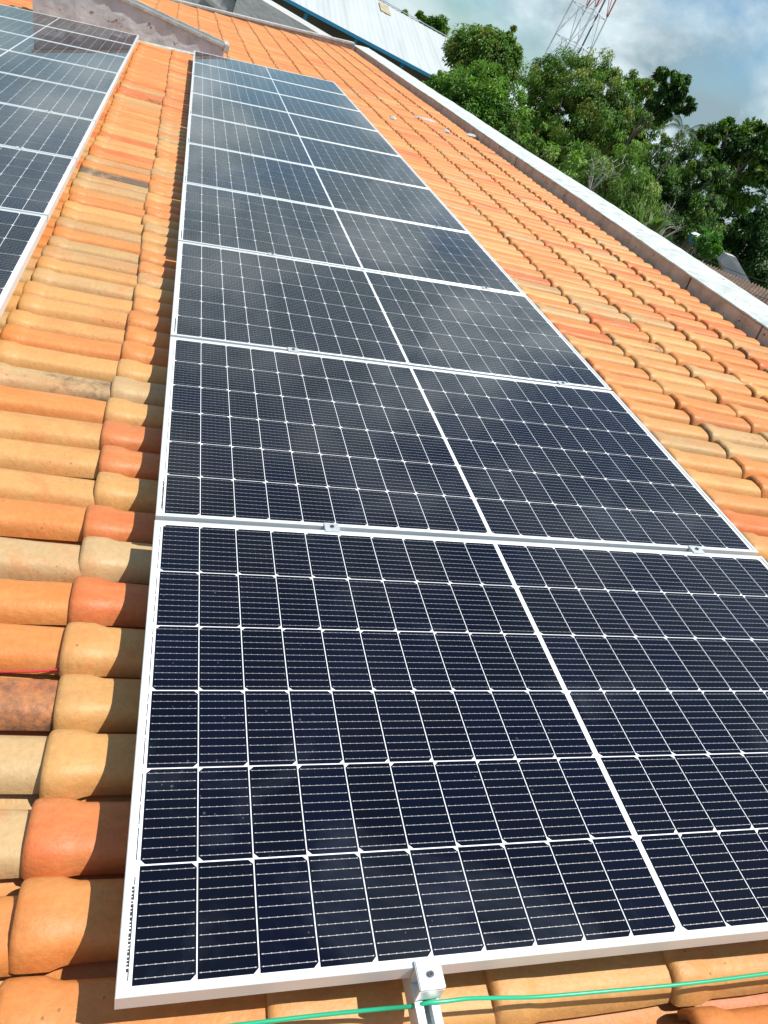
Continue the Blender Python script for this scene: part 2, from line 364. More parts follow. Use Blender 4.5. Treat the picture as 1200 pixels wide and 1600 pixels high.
def make_covers(parent):
    cc = np.array([-1, -.985, -.95, -.89, -.82, -.74, -.62, -.4, 0, .4, .62, .74, .82, .89, .95, .985, 1]); nc = len(cc)
    S = np.array([0.0, .004, .012, .030, .062, .078, .092, .18, .30, .44])
    WH = np.array([.139, .148, .153, .154, .153, .141, .135, .134, .132, .130])
    HH = np.array([.046, .053, .056, .057, .056, .052, .050, .049, .046, .042])
    SI = np.array([0.0, .02, .08])
    VV, FF, CC = [], [], []
    base = 0
    for ui, u0 in enumerate(COURSES):
        k0 = int(math.floor((V_A-PH)/PITCH)); k1 = int(math.ceil((V_B-PH)/PITCH))
        for k in range(k0, k1):
            v0 = PH + k*PITCH + .093
            jv = (rnd.random()-.5)*.012; ju = (rnd.random()-.5)*.016 + .006*math.sin(k*.35+ui); jr = (rnd.random()-.5)*.035; jz = (rnd.random()-.5)*.006
            L = .44 if ui < len(COURSES)-1 else .34
            wv = 1+(rnd.random()-.5)*.05; bw = (rnd.random()-.5)*.010; pe = 3.8+rnd.random()*1.6; sk = (rnd.random()-.5)*.09
            zb = ntop(u0+.1) - .057 + jz
            rot = (math.cos(jr), math.sin(jr))
            def ring(s, w, h):
                y, z = tile_profile(cc, w*wv, h, pe); z = z*(1+sk*cc)
                x = np.full(nc, s*L/.44)
                X = x*rot[0]-y*rot[1]; Y = x*rot[1]+y*rot[0] + bw*math.sin(s*7)
                U = u0 + ju + X - drift(v0); V = v0 + jv + Y
                return np.stack([U, V, zb + z - .025*X*1.0 - .006*(s/.44)], 1)
            a1, a2 = rnd.uniform(.0, .05), rnd.uniform(-.006, .006)
            R = [ring(s, w*(1+a1*math.sin(s*23+a2*900)*.5), h+a2*.25*math.sin(s*17)) for s, w, h in zip(S, WH, HH)]
            ns = len(S)
            th = .0105
            RI = [ring(s, WH[0]-2*th, HH[0]-th) if i == 0 else ring(s, .130, .044) for i, s in enumerate(SI)]
            verts = R + [R[0].copy(), RI[0].copy()] + RI
            Vt = np.concatenate(verts)
            rings = [(i, i+1) for i in range(ns-1)] + [(ns+1, ns)] + [(ns+3, ns+2), (ns+4, ns+3)]
            f = []
            for a, b in rings:
                ia = np.arange(nc-1)
                f.append(np.stack([base+a*nc+ia, base+b*nc+ia, base+b*nc+ia+1, base+a*nc+ia+1], 1))
            FF.append(np.concatenate(f)); VV.append(Vt)
            if (ui, k) in FIXED: c, s_ = FIXED[(ui, k)]
            else:
                c = pick(u0, v0); s_ = .10 + rnd.random()*.13
                if rnd.random() < .035: s_ = .30 + rnd.random()*.12
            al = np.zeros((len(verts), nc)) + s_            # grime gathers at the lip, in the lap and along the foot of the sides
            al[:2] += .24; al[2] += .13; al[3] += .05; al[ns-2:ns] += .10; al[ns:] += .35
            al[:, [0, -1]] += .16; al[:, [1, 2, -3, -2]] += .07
            ca = np.concatenate([np.tile(np.array(c), (len(Vt), 1)), al.reshape(-1, 1)], 1)
            CC.append(ca)
            base += len(Vt)
    me = np_mesh('cover_tiles', np.concatenate(VV), np.concatenate(FF), True, np.concatenate(CC))
    return link('cover_tiles', me, M_TILE, parent)

def make_pans(parent):
    nc = 9; cc = np.linspace(-1, 1, nc)
    VV, FF, CC = [], [], []; base = 0
    for ui, u0 in enumerate(COURSES):
        k0 = int(math.floor((V_A-PH)/PITCH)); k1 = int(math.ceil((V_B-PH)/PITCH))
        for k in range(k0, k1):
            v0 = PH + k*PITCH + .013; L = .45 if ui < len(COURSES)-1 else .34
            us = u0 + .055 + (rnd.random()-.5)*.02 - drift(v0)
            zb = ntop(u0+.1) - .057 - .022 + (rnd.random()-.5)*.004
            rings = []
            for s, dz, th in ((0, -.009, 0), (0.0, 0, 0), (.006, .003, 0), (.2, -.004, 0), (L, -.016, 0)):
                y = cc*(.058 - .005*s/L); z = .026*np.abs(cc)**1.8
                rings.append(np.stack([np.full(nc, us+s), v0+y, zb+z+dz-.025*s], 1))
            Vt = np.concatenate(rings); ia = np.arange(nc-1)
            FF.append(np.concatenate([np.stack([base+a*nc+ia, base+(a+1)*nc+ia, base+(a+1)*nc+ia+1, base+a*nc+ia+1], 1) for a in range(4)]))
            VV.append(Vt); c = pick(u0, v0)
            CC.append(np.tile(np.array([*c, .12+rnd.random()*.2]), (len(Vt), 1))); base += len(Vt)
    me = np_mesh('channel_tiles', np.concatenate(VV), np.concatenate(FF), True, np.concatenate(CC))
    return link('channel_tiles', me, M_TILE, parent)

house = empty('tiled_house', T(0, 0, 0), roof=True)
tag(house, 'long house with a sloping orange clay tile roof carrying the solar panels', 'house')
make_covers(house); make_pans(house)
d = MB(); d.hexa([(-3.3, V_A, -.32), (3.98, V_A, -.50), (3.98, V_B, -.50), (-3.3, V_B, -.32), (-3.3, V_A, -.16), (3.98, V_A, -.335), (3.98, V_B, -.335), (-3.3, V_B, -.16)])
d.build('roof_deck', M_DECK, house)
w_ = MB()
pa = [T(-3.1, V_A+.3, -.33), T(4.0, V_A+.3, -.51)]; pb = [T(-3.1, V_B-.1, -.33), T(4.0, V_B-.1, -.51)]
w_.hexa([(pa[0].x, pa[0].y, 0), (pa[1].x, pa[1].y, 0), (pb[1].x, pb[1].y, 0), (pb[0].x, pb[0].y, 0), pa[0], pa[1], pb[1], pb[0]])
wo = w_.build('house_wall', M_WALL, None)
wo.parent = house; wo.matrix_parent_inverse = (Matrix.Translation(T(0, 0, 0)) @ Matrix.Rotation(-TH, 4, 'Y')).inverted()

# ------------------------------------------------------------------ parapets
def rough_path(n, amp, seed):
    r_ = random.Random(seed); a = [0]*n; x = 0
    for i in range(n): x = x*.7 + (r_.random()-.5)*amp; a[i] = x
    return a
def coping(name, pts, wid, n0, n1, top_mat, side_mat, parent, seed=3, rise=0.0):
    """side slab + top slab following pts = [(u,v)] with a ragged trowelled edge; width to the right of travel"""
    bm = bmesh.new(); j1 = rough_path(len(pts), .012, seed); j2 = rough_path(len(pts), .02, seed+1); j3 = rough_path(len(pts), .012, seed+2)
    rows = []
    for i, (u, v) in enumerate(pts):
        a = Vector((*pts[max(0, i-1)], 0)); b = Vector((*pts[min(len(pts)-1, i+1)], 0)); d_ = (b-a).normalized(); nrm = Vector((d_.y, -d_.x, 0))
        p = Vector((u, v, 0)); q = p + nrm*wid
        rows.append((p, q, nrm, j1[i], j2[i], j3[i]))
    return bm, rows
def build_parapet(name, label, pts, wid, n0, n1, seed):
    root = empty(name, T(0, 0, 0), roof=True); tag(root, label, 'parapet')
    bm, rows = coping(name, pts, wid, n0, n1, None, None, root, seed)
    rr = []
    for p, q, nrm, a, b, c in rows:
        x = nrm*.012
        rr.append([bm.verts.new((p.x, p.y, n0)), bm.verts.new((p.x+nrm.x*a*.3, p.y+nrm.y*a*.3, n1-.016+c*.3)),
                   bm.verts.new((q.x, q.y, n1-.016)), bm.verts.new((q.x, q.y, n0-.3))])
    for i in range(len(rr)-1):
        for k in range(3): bm.faces.new((rr[i][k], rr[i][k+1], rr[i+1][k+1], rr[i+1][k]))
    bm.faces.new(rr[0]); bm.faces.new(rr[-1][::-1])
    bmesh.ops.recalc_face_normals(bm, faces=bm.faces)
    me = bpy.data.meshes.new('wall_body'); bm.to_mesh(me); bm.free(); link('wall_body', me, M_COPESIDE, root)
    bm = bmesh.new(); rr = []
    for p, q, nrm, a, b, c in rows:
        i0 = p - nrm*(.004 + abs(a)*.9); i1 = q + nrm*(.01+b*.5)
        rr.append([bm.verts.new((i0.x, i0.y, n1-.012)), bm.verts.new((i0.x+nrm.x*.004, i0.y+nrm.y*.004, n1+c*.25)),
                   bm.verts.new(((p.x+q.x)/2, (p.y+q.y)/2, n1+.006+c*.4)),
                   bm.verts.new((i1.x, i1.y, n1+c*.3)), bm.verts.new((i1.x, i1.y, n1-.03))])
    for i in range(len(rr)-1):
        for k in range(4): bm.faces.new((rr[i][k], rr[i][k+1], rr[i+1][k+1], rr[i+1][k]))
        bm.faces.new((rr[i][4], rr[i][0], rr[i+1][0], rr[i+1][4]))
    bm.faces.new(rr[0]); bm.faces.new(rr[-1][::-1])
    bmesh.ops.recalc_face_normals(bm, faces=bm.faces)
    me = bpy.data.meshes.new('coping'); bm.to_mesh(me); bm.free(); link('coping', me, M_COPE, root)
    return root
right_pts = [(4.05 - drift(v) + .010*math.sin(v*1.1), v) for v in np.arange(-1.4, 21.65, .12)]
pr = build_parapet('parapet', 'long low parapet with white concrete top along the right edge of the tiles', right_pts, .39, -.36, -.130, 3)
# dark construction joints on its inner side
for v in (5.05, 9.3, 4.05):
    j = MB(); q_ = 4.05 - drift(v) + .010*math.sin(v*1.1); j.box(q_-.006, q_+.004, v-.005, v+.005, -.30, -.145); j.build('joint', mat('dark_joint', (.12, .10, .085), .9), pr)
far_root = empty('parapet', T(0, 0, 0), roof=True)
tag(far_root, 'grey cement parapet closing the far end of the tile roof', 'parapet')
b_ = MB(); b_.box(-3.8, 3.80, 21.25, 21.52, -.45, -.13, .01); b_.build('wall_body', M_COPESIDE, far_root)
b_ = MB(); b_.box(-3.8, 3.79, 21.22, 21.56, -.129, -.07, .015); b_.build('coping', M_WHITEMORTAR, far_root)

# ------------------------------------------------------------------ rough wall that rises out of the tiles
rw = empty('rough_wall', T(0, 0, 0), roof=True)
tag(rw, 'rough grey cement wall with a sloping cap rising from the tiles behind the left panels', 'wall')
def wall_top(u): return .065 + (.37-u)*.202
bm = bmesh.new(); front, back = [], []
us = np.linspace(-2.07, .40, 26); hs = 7
jr_ = random.Random(5)
gridf = []
for iu, u in enumerate(us):
    colf = []
    for h in range(hs+1):
        z = -.35 + (wall_top(u)+.35)*h/hs
        j = 0 if h in (hs,) else (jr_.random()-.5)*.009
        colf.append(bm.verts.new((u, 12.16+j, z)))
    gridf.append(colf)
gb = [[bm.verts.new((u, 12.56, -.35)), bm.verts.new((u, 12.56, wall_top(u)))] for u in us]
for i in range(len(us)-1):
    for h in range(hs): bm.faces.new((gridf[i][h], gridf[i+1][h], gridf[i+1][h+1], gridf[i][h+1]))
    bm.faces.new((gb[i][0], gb[i][1], gb[i+1][1], gb[i+1][0]))
    bm.faces.new((gridf[i][hs], gridf[i+1][hs], gb[i+1][1], gb[i][1]))
bm.faces.new([gridf[0][h] for h in range(hs+1)] + [gb[0][1], gb[0][0]])
bm.faces.new([gridf[-1][h] for h in range(hs+1)] + [gb[-1][1], gb[-1][0]])
bmesh.ops.recalc_face_normals(bm, faces=bm.faces)
me = bpy.data.meshes.new('wall_body'); bm.to_mesh(me); bm.free(); link('wall_body', me, M_RENDER, rw)
cp = MB()
def strip(mb, v0, v1, lo, hi, u0=-2.10, u1=.42, n=24, jit=.006):
    uu = np.linspace(u0, u1, n); pv = None
    for i in range(n-1):
        a, b2 = uu[i], uu[i+1]
        ja = math.sin(i*2.3)*jit; jb = math.sin((i+1)*2.3)*jit
        mb.hexa([(a, v0+ja, wall_top(a)+lo), (b2, v0+jb, wall_top(b2)+lo), (b2, v1+jb, wall_top(b2)+lo), (a, v1+ja, wall_top(a)+lo),
                 (a, v0+ja, wall_top(a)+hi), (b2, v0+jb, wall_top(b2)+hi), (b2, v1+jb, wall_top(b2)+hi), (a, v1+ja, wall_top(a)+hi)])
strip(cp, 12.17, 12.57, .001, .016); cp.build('cap', M_CAPGREY, rw)
cp = MB(); strip(cp, 12.135, 12.168, -.012, .026); cp.build('cap_edge', M_WHITEMORTAR, rw)
cp = MB(); strip(cp, 12.572, 12.61, -.012, .03); cp.box(.395, .47, 12.13, 12.62, wall_top(.43)-.06, wall_top(.43)+.045, .012); cp.build('cap_edge', M_WHITEMORTAR, rw)
cp = MB(); uu = np.linspace(-.85, .44, 30)
for i in range(len(uu)-1):
    a, b2 = uu[i], uu[i+1]; f = lambda u, s: .035+.018*math.sin(u*19+s)+.01*math.sin(u*47)
    cp.hexa([(a, 12.15-f(a, 0), -.24), (b2, 12.15-f(b2, 0), -.24), (b2, 12.16, -.24), (a, 12.16, -.24), (a, 12.15-f(a, 0)*.8, -.115), (b2, 12.15-f(b2, 0)*.8, -.115), (b2, 12.16, -.09), (a, 12.16, -.09)])
cp.build('mortar_joint', M_WHITEMORTAR, rw)

# ------------------------------------------------------------------ solar panels
L_, W_, HF = 1.903, 1.134, .035
def panel_meshes():
    lip = .0105
    f = MB()
    def prism(poly, path_pts):      # sweep the frame section round the rectangle with mitred corners
        rings = []
        for (x, y, dx, dy) in path_pts:
            rings.append([f.bm.verts.new((x+dx*a, y+dy*a, z)) for a, z in poly])
        n = len(poly)
        for i in range(4):
            r0, r1_ = rings[i], rings[(i+1) % 4]
            for k in range(n): f.bm.faces.new((r0[k], r0[(k+1) % n], r1_[(k+1) % n], r1_[k]))
    sec = [(0, -HF), (0, -.0012), (.0012, 0), (lip-.001, 0), (lip, -.001), (lip, -.0045), (.003, -.0045), (.003, -HF+.002), (.028, -HF+.002), (.028, -HF)]
    prism(sec, [(0, 0, 1, 1), (L_, 0, -1, 1), (L_, W_, -1, -1), (0, W_, 1, -1)])
    bmesh.ops.recalc_face_normals(f.bm, faces=f.bm.faces)
    mf = bpy.data.meshes.new('frame'); f.bm.to_mesh(mf); f.bm.free(); mf.materials.append(M_ALU)
    b = MB(); z = -.0032
    b.box(.004, L_-.004, .004, W_-.004, z-.004, z)
    bmesh.ops.recalc_face_normals(b.bm, faces=b.bm.faces)
    mb_ = bpy.data.meshes.new('backing_sheet'); b.bm.to_mesh(mb_); b.bm.free(); mb_.materials.append(M_BACK)
    # cells
    cw, cv, gu, gv, gc = .0904, .1816, .0021, .0027, .0130
    mu_ = (L_ - 20*cw - 18*gu - gc)/2; mv = (W_ - 6*cv - 5*gv)/2
    xs = []; x = mu_
    for i in range(20):
        xs.append(x); x += cw + (gc if i == 9 else gu)
    ch = .0080
    V, F5, C, = [], [], []
    BV, BF = [], []
    tri = []
    for j in range(6):
        y0 = mv + j*(cv+gv); y1 = y0+cv
        for i, x0 in enumerate(xs):
            x1 = x0+cw
            # half cells: cut corners on one long side only, mirrored in pairs
            left = ((j % 2 == 1) == (i < 10))
            if left: P = [(x0+ch, y0), (x1, y0), (x1, y1), (x0+ch, y1), (x0, y1-ch), (x0, y0+ch)]
            else:    P = [(x0, y0), (x1-ch, y0), (x1, y0+ch), (x1, y1-ch), (x1-ch, y1), (x0, y1)]
            bidx = len(V); V += [(p[0], p[1], z+.0004) for p in P]
            F5.append([bidx+q for q in range(6)])
            g = .8+rnd.random()*.4; bb = .8 + rnd.random()*.5
            C += [(.0012*g, .0019*g, .0075*g*bb, 1)]*6
            for q in range(10):
                yb = y0 + cv*(q+.5)/10
                def rect(a0, a1, b0, b1, zz):
                    n0 = len(BV); BV.extend([(a0, b0, zz), (a1, b0, zz), (a1, b1, zz), (a0, b1, zz)]); BF.append([n0, n0+1, n0+2, n0+3])
                rect(x0+.0025, x1-.0025, yb-.00034, yb+.00034, z+.0008)
                for s in range(7):
                    xa = x0 + .005 + (cw-.010)*s/6
                    rect(xa-.0011, xa+.0011, yb-.0008, yb+.0008, z+.0011)
    mc = bpy.data.meshes.new('cell_grid'); mc.from_pydata(V, [], F5); mc.update()
    a = mc.attributes.new('tcol', 'FLOAT_COLOR', 'POINT'); a.data.foreach_set('color', np.array(C, dtype=np.float32).ravel()); mc.materials.append(M_CELL)
    mbus = np_mesh('busbars', np.array(BV), np.array(BF)); mbus.materials.append(M_BUS)
    # dark ribbon ends and the printed strip seen in the left margin
    k = MB()
    for j in range(6):
        y0 = mv + j*(cv+gv)
        q = y0+.008
        while q < y0+cv-.02:
            l = .012+rnd.random()*.05; k.box(.0152, .0166, q, min(q+l, y0+cv-.008), z+.0004, z+.0008); q += l+.004+rnd.random()*.004
    bmesh.ops.recalc_face_normals(k.bm, faces=k.bm.faces)
    mk = bpy.data.meshes.new('ribbon_ends'); k.bm.to_mesh(mk); k.bm.free(); mk.materials.append(M_MARK)
    k = MB()
    q = .035
    while q < .16:
        l = .0015+rnd.random()*.0045; k.box(.0125, .0155+rnd.random()*.001, q, q+l, z+.0009, z+.0013); q += l+.0015+rnd.random()*.002
    bmesh.ops.recalc_face_normals(k.bm, faces=k.bm.faces)
    mp2 = bpy.data.meshes.new('printed_strip'); k.bm.to_mesh(mp2); k.bm.free(); mp2.materials.append(M_MARK)
    return [('frame', mf), ('backing_sheet', mb_), ('cell_grid', mc), ('busbars', mbus), ('ribbon_ends', mk), ('printed_strip', mp2)]
PM = panel_meshes()
def panel(u0, v0, label, group, rz=0.0, n=0.0):
    r = empty('solar_panel', T(u0, v0, n), roof=True, rz=rz); tag(r, label, 'solar panel', group)
    for nm, me in PM: link(nm, me, None, r)
    return r
ORD = ['first', 'second', 'third', 'fourth', 'fifth', 'sixth', 'seventh', 'eighth', 'ninth', 'tenth']
PP = 1.154
g1 = 'solar panels in the long row on the right'; g2 = 'solar panels in the row on the left'
for i in range(10):
    if i == 0: lb = 'solar panel nearest the camera, held by the end clamp above the green wire'
    elif i == 9: lb = 'farthest solar panel of the long right row, touching the end of the grey wall'
    else: lb = f'{ORD[i]} dark solar panel from the front in the long right row'
    panel(0 + (rnd.random()-.5)*.002, i*PP, lb, g1, (rnd.random()-.5)*.001)
LR = math.radians(.78)
def lrow(a, v):    # right-hand edge of the left row, drifting away from the right row
    return (-.535 - .0137*v - a, v)
LV0 = 1.10
for i in range(9):
    v = LV0 + i*PP
    u1 = -.548 - .0125*v
    if i == 0: lb = 'nearest solar panel of the left row, cut off by the picture edge'
    elif i == 8: lb = 'farthest solar panel of the left row, tucked against the rough grey wall'
    else: lb = f'{ORD[i]} dark solar panel from the front in the left row'
    # rotate slightly about the right-hand corner
    rz = math.radians(.72)
    uo = u1 - L_*math.cos(rz); vo = v - L_*math.sin(rz)
    panel(uo, vo, lb, g2, rz, .037)

# ------------------------------------------------------------------ rails and clamps
def rail(name, label, u0, v0, v1, drift, n, clamps, ends, gap_dv=0.0):
    rz = -math.atan(drift) if drift else 0
    r = empty('mounting_rail', T(u0, v0, n), roof=True, rz=-rz if drift else 0); tag(r, label, 'rail')
    L = v1-v0; b = MB(); t = -HF-.0015
    h, w, g = .040, .040, .013
    b.box(-w/2, -g/2, 0, L, t-.004, t); b.box(g/2, w/2, 0, L, t-.004, t)
    b.box(-w/2, -w/2+.004, 0, L, t-h, t-.0041); b.box(w/2-.004, w/2, 0, L, t-h, t-.0041)
    b.box(-w/2+.0041, w/2-.0041, 0, L, t-h, t-h+.004)
    b.box(-g/2-.003, -g/2, 0, L, t-.016, t-.0041); b.box(g/2, g/2+.003, 0, L, t-.016, t-.0041)
    b.build('rail_profile', M_ALU, r)
    y = .5
    ft = MB(); 
    for q in np.arange(.45, L, 1.6):
        ft.box(-w/2-.030, -w/2-.0005, q-.02, q+.02, t-h-.035, t-h-.028); ft.box(-w/2-.006, -w/2-.0005, q-.02, q+.02, t-h-.028, t-.008)
    ft.build('roof_hooks', M_ALU2, r)
    for cv_ in clamps:
        c = MB(); c.box(-.021, .021, cv_-.019, cv_+.019, .0004, .0042, .001); c.box(-.021, .021, cv_-.0075, cv_+.0075, -.03, .0003)
        co = c.build('mid_clamp', M_ALU2, r)
        q = MB(); q.tube([(0, cv_, .0043), (0, cv_, .0075)], .0062, 6); q.tube([(0, cv_, .0076), (0, cv_, .0078)], .003, 6); q.build('bolt', M_STEEL, co)
    for cv_, s in ends:
        c = MB()
        c.box(-.0215, .0215, min(cv_-s*.008, cv_+s*.036), max(cv_-s*.008, cv_+s*.036), .0004, .0065, .0015)
        c.box(-.0215, .0215, min(cv_+s*.029, cv_+s*.036), max(cv_+s*.029, cv_+s*.036), -.030, .0003, .001)
        c.box(-.0215, .0215, min(cv_+s*.001, cv_+s*.008), max(cv_+s*.001, cv_+s*.008), -.034, .0003, .001)
        co = c.build('end_clamp', M_ALU2, r)
        q = MB(); cy = cv_+s*.016
        q.tube([(0, cy, .0066), (0, cy, .0078)], .0066, 20)
        q.build('washer', M_ALU2, co)
        q = MB(); q.tube([(0, cy, .0079), (0, cy, .0115)], .0048, 16); q.build('bolt', M_STEEL, co)
        q = MB(); q.tube([(0, cy, .0116), (0, cy, .0119)], .0024, 6); q.build('bolt_socket', M_MARK, co)
    return r
cl = [i*PP-.01 for i in range(1, 10)]
e = 10*PP-.02
rail('mounting_rail', 'aluminium rail whose slotted end sticks out at the bottom beside the green wire', .468, -.22, 11.6, 0, 0, [c+.22 for c in cl], [(.22, -1), (e+.22, 1)])
rail('mounting_rail', 'aluminium rail under the right half of the long row, small clamps showing', 1.655, -.10, 11.6, 0, 0, [c+.10 for c in cl], [(.10, -1), (e+.10, 1)])
rz = math.radians(.72)
for du, lb in ((.30, 'aluminium rail under the right edge of the left row of panels'), (1.45, 'aluminium rail under the far side of the left row, by the picture edge')):
    v0 = LV0-.12; u_ = -.548-.0125*LV0 - du
    c0 = .12 - du*math.sin(rz)
    r_ = rail('mounting_rail', lb, u_, v0, LV0+9*PP+.05, 0, .037, [c0+i*PP-.01 for i in range(1, 9)], [(c0, -1), (c0+9*PP-.02, 1)])
    r_.rotation_euler = (Matrix.Rotation(-TH, 3, 'Y') @ Matrix.Rotation(rz, 3, 'Z')).to_euler()

# ------------------------------------------------------------------ wires, mortar spots
def inv(px, py, n):
    d_ = RC.T @ np.array([(px-600)/FPX, (py-800)/FPX, 1.0]); t = (n-CP[2])/d_[2]; return CP + t*d_
def smooth_path(P, k=8):
    out_ = []; P = [Vector(p) for p in P]
    for i in range(len(P)-1):
        a, b, c, d_ = P[max(0, i-1)], P[i], P[i+1], P[min(len(P)-1, i+2)]
        for s in range(k):
            t = s/k
            out_.append(.5*((2*b)+(c-a)*t+(2*a-5*b+4*c-d_)*t*t+(3*b-a-3*c+d_)*t**3))
    return out_+[P[-1]]
GW = [tuple(inv(x, y, n)) for x, y, n in ((-300, 1720, -.10), (0, 1655, -.095), (200, 1622, -.09), (400, 1598, -.082), (500, 1586, -.080), (590, 1577, -.070), (646, 1572, -.045), (668, 1567, -.0335), (700, 1564, -.0335), (735, 1560, -.040), (790, 1559, -.062), (850, 1557, -.078), (967, 1547, -.085), (1083, 1536, -.088), (1200, 1521, -.092))]
GW += [(1.55, -.03, -.10), (2.1, .0, -.12), (2.6, .08, -.14)]
pts = [T(*p) for p in smooth_path(GW)]
o = MB().tube(pts, .0034, 8).build('cable', mat('green_pvc', (.02, .42, .22), .3), None, True)
tag(o, 'thin bright green wire lying across the tiles in front of the nearest panel', 'wire')
o = MB().tube([T(*p) for p in smooth_path([tuple(inv(x, y, -.150)) for x, y in ((-40, 1050), (20, 1050), (60, 1049), (93, 1046), (112, 1046))])], .0022, 6).build('cable', mat('red_pvc', (.60, .03, .05), .35), None, True)
tag(o, 'short piece of thin red wire in the gutter between tiles at the left edge', 'wire')

def splat(px, py, ru, rv, label, seed, col=M_WHITEMORTAR):
    p = inv(px, py, ntop(0)-.01); u = p[0]; p = inv(px, py, ntop(u)); r_ = random.Random(seed)
    bm = bmesh.new(); n = 22; top = bm.verts.new((0, 0, .008)); R1 = []; R2 = []
    for k in range(n):
        a = 2*math.pi*k/n; f = .7+.5*r_.random()
        R1.append(bm.verts.new((ru*.55*f*math.cos(a), rv*.55*f*math.sin(a), .004+.004*r_.random())))
        R2.append(bm.verts.new((ru*f*math.cos(a), rv*f*math.sin(a), -.014)))
    for k in range(n):
        bm.faces.new((top, R1[k], R1[(k+1) % n])); bm.faces.new((R1[k], R2[k], R2[(k+1) % n], R1[(k+1) % n]))
    bmesh.ops.recalc_face_normals(bm, faces=bm.faces)
    me = bpy.data.meshes.new('mortar_blob'); bm.to_mesh(me); bm.free()
    o = link('mortar_blob', me, col); o.location = T(p[0], p[1], ntop(p[0])-.004); o.rotation_euler = (0, -TH, 0)
    tag(o, label, 'mortar', 'dried mortar spots on the right-hand tiles')
splat(664, 184, .17, .10, 'largest grey dried mortar spot on the far tiles near the right parapet', 1)
splat(614, 182, .05, .09, 'small pale mortar ring on the far tiles just right of the panels', 2)
splat(737, 209, .09, .07, 'pale pinkish mortar spot on the last tiles beside the right parapet', 3)
splat(698, 202, .05, .08, 'faint small mortar spot between the grey one and the parapet', 4)

# ------------------------------------------------------------------ ground, streets beyond
M_GROUND = noisy('earth_and_grass', [(.35, (.05, .07, .025)), (.5, (.10, .10, .05)), (.68, (.20, .15, .10))], .25, 9, .95, .05, 3)
g = MB(); g.quad((-900, -900, 0), (900, -900, 0), (900, 1500, 0), (-900, 1500, 0)); tag(g.build('ground', M_GROUND), kind='structure')

# grey rendered building just past the far parapet
M_GREY = noisy('grey_render', [(.3, (.36, .36, .35)), (.7, (.56, .56, .54))], 1.2, 9, .95, .02, 6)
M_DARKW = mat('dark_window', (.02, .025, .03), .15)
M_GREY2 = noisy('grey_roof_slab', [(.3, (.22, .22, .22)), (.7, (.36, .36, .36))], .8, 8, .9)
nb = empty('grey_building', (0, 25, 0)); tag(nb, 'rough grey rendered building just behind the far parapet, under the blue eave', 'building')
c0, c1 = at(330, -60, 25), at(540, 78, 25.6)
zc = CW[2]
b_ = MB()
def wpt(px, py, Y):
    r_ = ray(px, py); t = (Y-CW[1])/r_[1]; return Vector(CW + r_*t)
pA, pB, pC = wpt(395, -10, 25), wpt(470, 32, 25), wpt(560, 84, 25)
def loc(p, o_=(0, 25, 0)): return (p[0]-o_[0], p[1]-o_[1], p[2]-o_[2])
zA, zB, zC = pA.z, pB.z, pC.z
b_.hexa([(pA.x-.35, 0, -0), (pC.x+.9, 0, 0), (pC.x+.9, 6, 0), (pA.x-.35, 6, 0), (pA.x-.35, 0, zA), (pC.x+.9, 0, zC-.12), (pC.x+.9, 6, zC-.12), (pA.x-.35, 6, zA)])
b_.build('wall', M_GREY, nb)
b_ = MB(); b_.hexa([(pA.x-6, .3, 0), (pA.x-.36, .3, 0), (pA.x-.36, 6, 0), (pA.x-6, 6, 0), (pA.x-6, .3, zA-.25), (pA.x-.36, .3, zA-.25), (pA.x-.36, 6, zA-.25), (pA.x-6, 6, zA-.25)]); b_.build('wall', M_WHITEMORTAR, nb)
wq = wpt(368, 2, 25.25)
b_ = MB(); b_.box(wq.x-.28, wq.x+.28, .255, .295, wq.z+.02, wq.z+.7); b_.build('window', M_DARKW, nb)
b_ = MB(); q0, q1 = wpt(318, -8, 25.2), wpt(352, 20, 25.2); b_.hexa([(q0.x, .18, q0.z-.06), (q1.x, .18, q1.z-.06), (q1.x, .28, q1.z-.06), (q0.x, .28, q0.z-.06), (q0.x, .18, q0.z+.03), (q1.x, .18, q1.z+.03), (q1.x, .28, q1.z+.03), (q0.x, .28, q0.z+.03)]); b_.build('sloping_ledge', M_WHITEMORTAR, nb)

# ------------------------------------------------------------------ warehouse
def metal_sheet():
    m_ = mat('white_ribbed_sheet', (.62, .68, .70), .45); nt = m_.node_tree; nd, lk = nt.nodes, nt.links; b = nd['Principled BSDF']
    t = N(nd, 'ShaderNodeTexCoord'); mp_ = N(nd, 'ShaderNodeMapping'); mp_.inputs['Scale'].default_value = (1.6, .12, .12); lk.new(t.outputs['Object'], mp_.inputs[0])
    n = N(nd, 'ShaderNodeTexNoise', i_Scale=1.2, i_Detail=5.0); lk.new(mp_.outputs[0], n.inputs['Vector'])
    r = N(nd, 'ShaderNodeValToRGB'); r.color_ramp.elements[0].position = .3; r.color_ramp.elements[0].color = (.42, .45, .45, 1); r.color_ramp.elements[1].position = .65; r.color_ramp.elements[1].color = (.50, .54, .55, 1)
    lk.new(n.outputs['Fac'], r.inputs[0]); lk.new(r.outputs[0], b.inputs['Base Color']); return m_
M_SHEET = metal_sheet()
M_BLUE = mat('blue_painted_steel', (.03, .25, .45), .4)
WY = 46.0
ze = wpt(550, 52, WY).z; zr = wpt(700, 60, WY+9).z
x_a, x_b = -8.0, 21.8
wh = empty('warehouse', (7, WY, 0)); tag(wh, 'large warehouse with a white ribbed metal roof and a blue eave gutter', 'warehouse')
bm = bmesh.new(); n = 90; xs_ = np.linspace(x_a-7, x_b-7, n*4+1); prof = [0, .022, .022, 0]
lo = []; hi = []; bk = []
for i, x in enumerate(xs_):
    z = prof[i % 4]*.8
    lo.append(bm.verts.new((x, -.3, ze+z))); hi.append(bm.verts.new((x, 9, zr+z))); bk.append(bm.verts.new((x, 18, ze+z)))
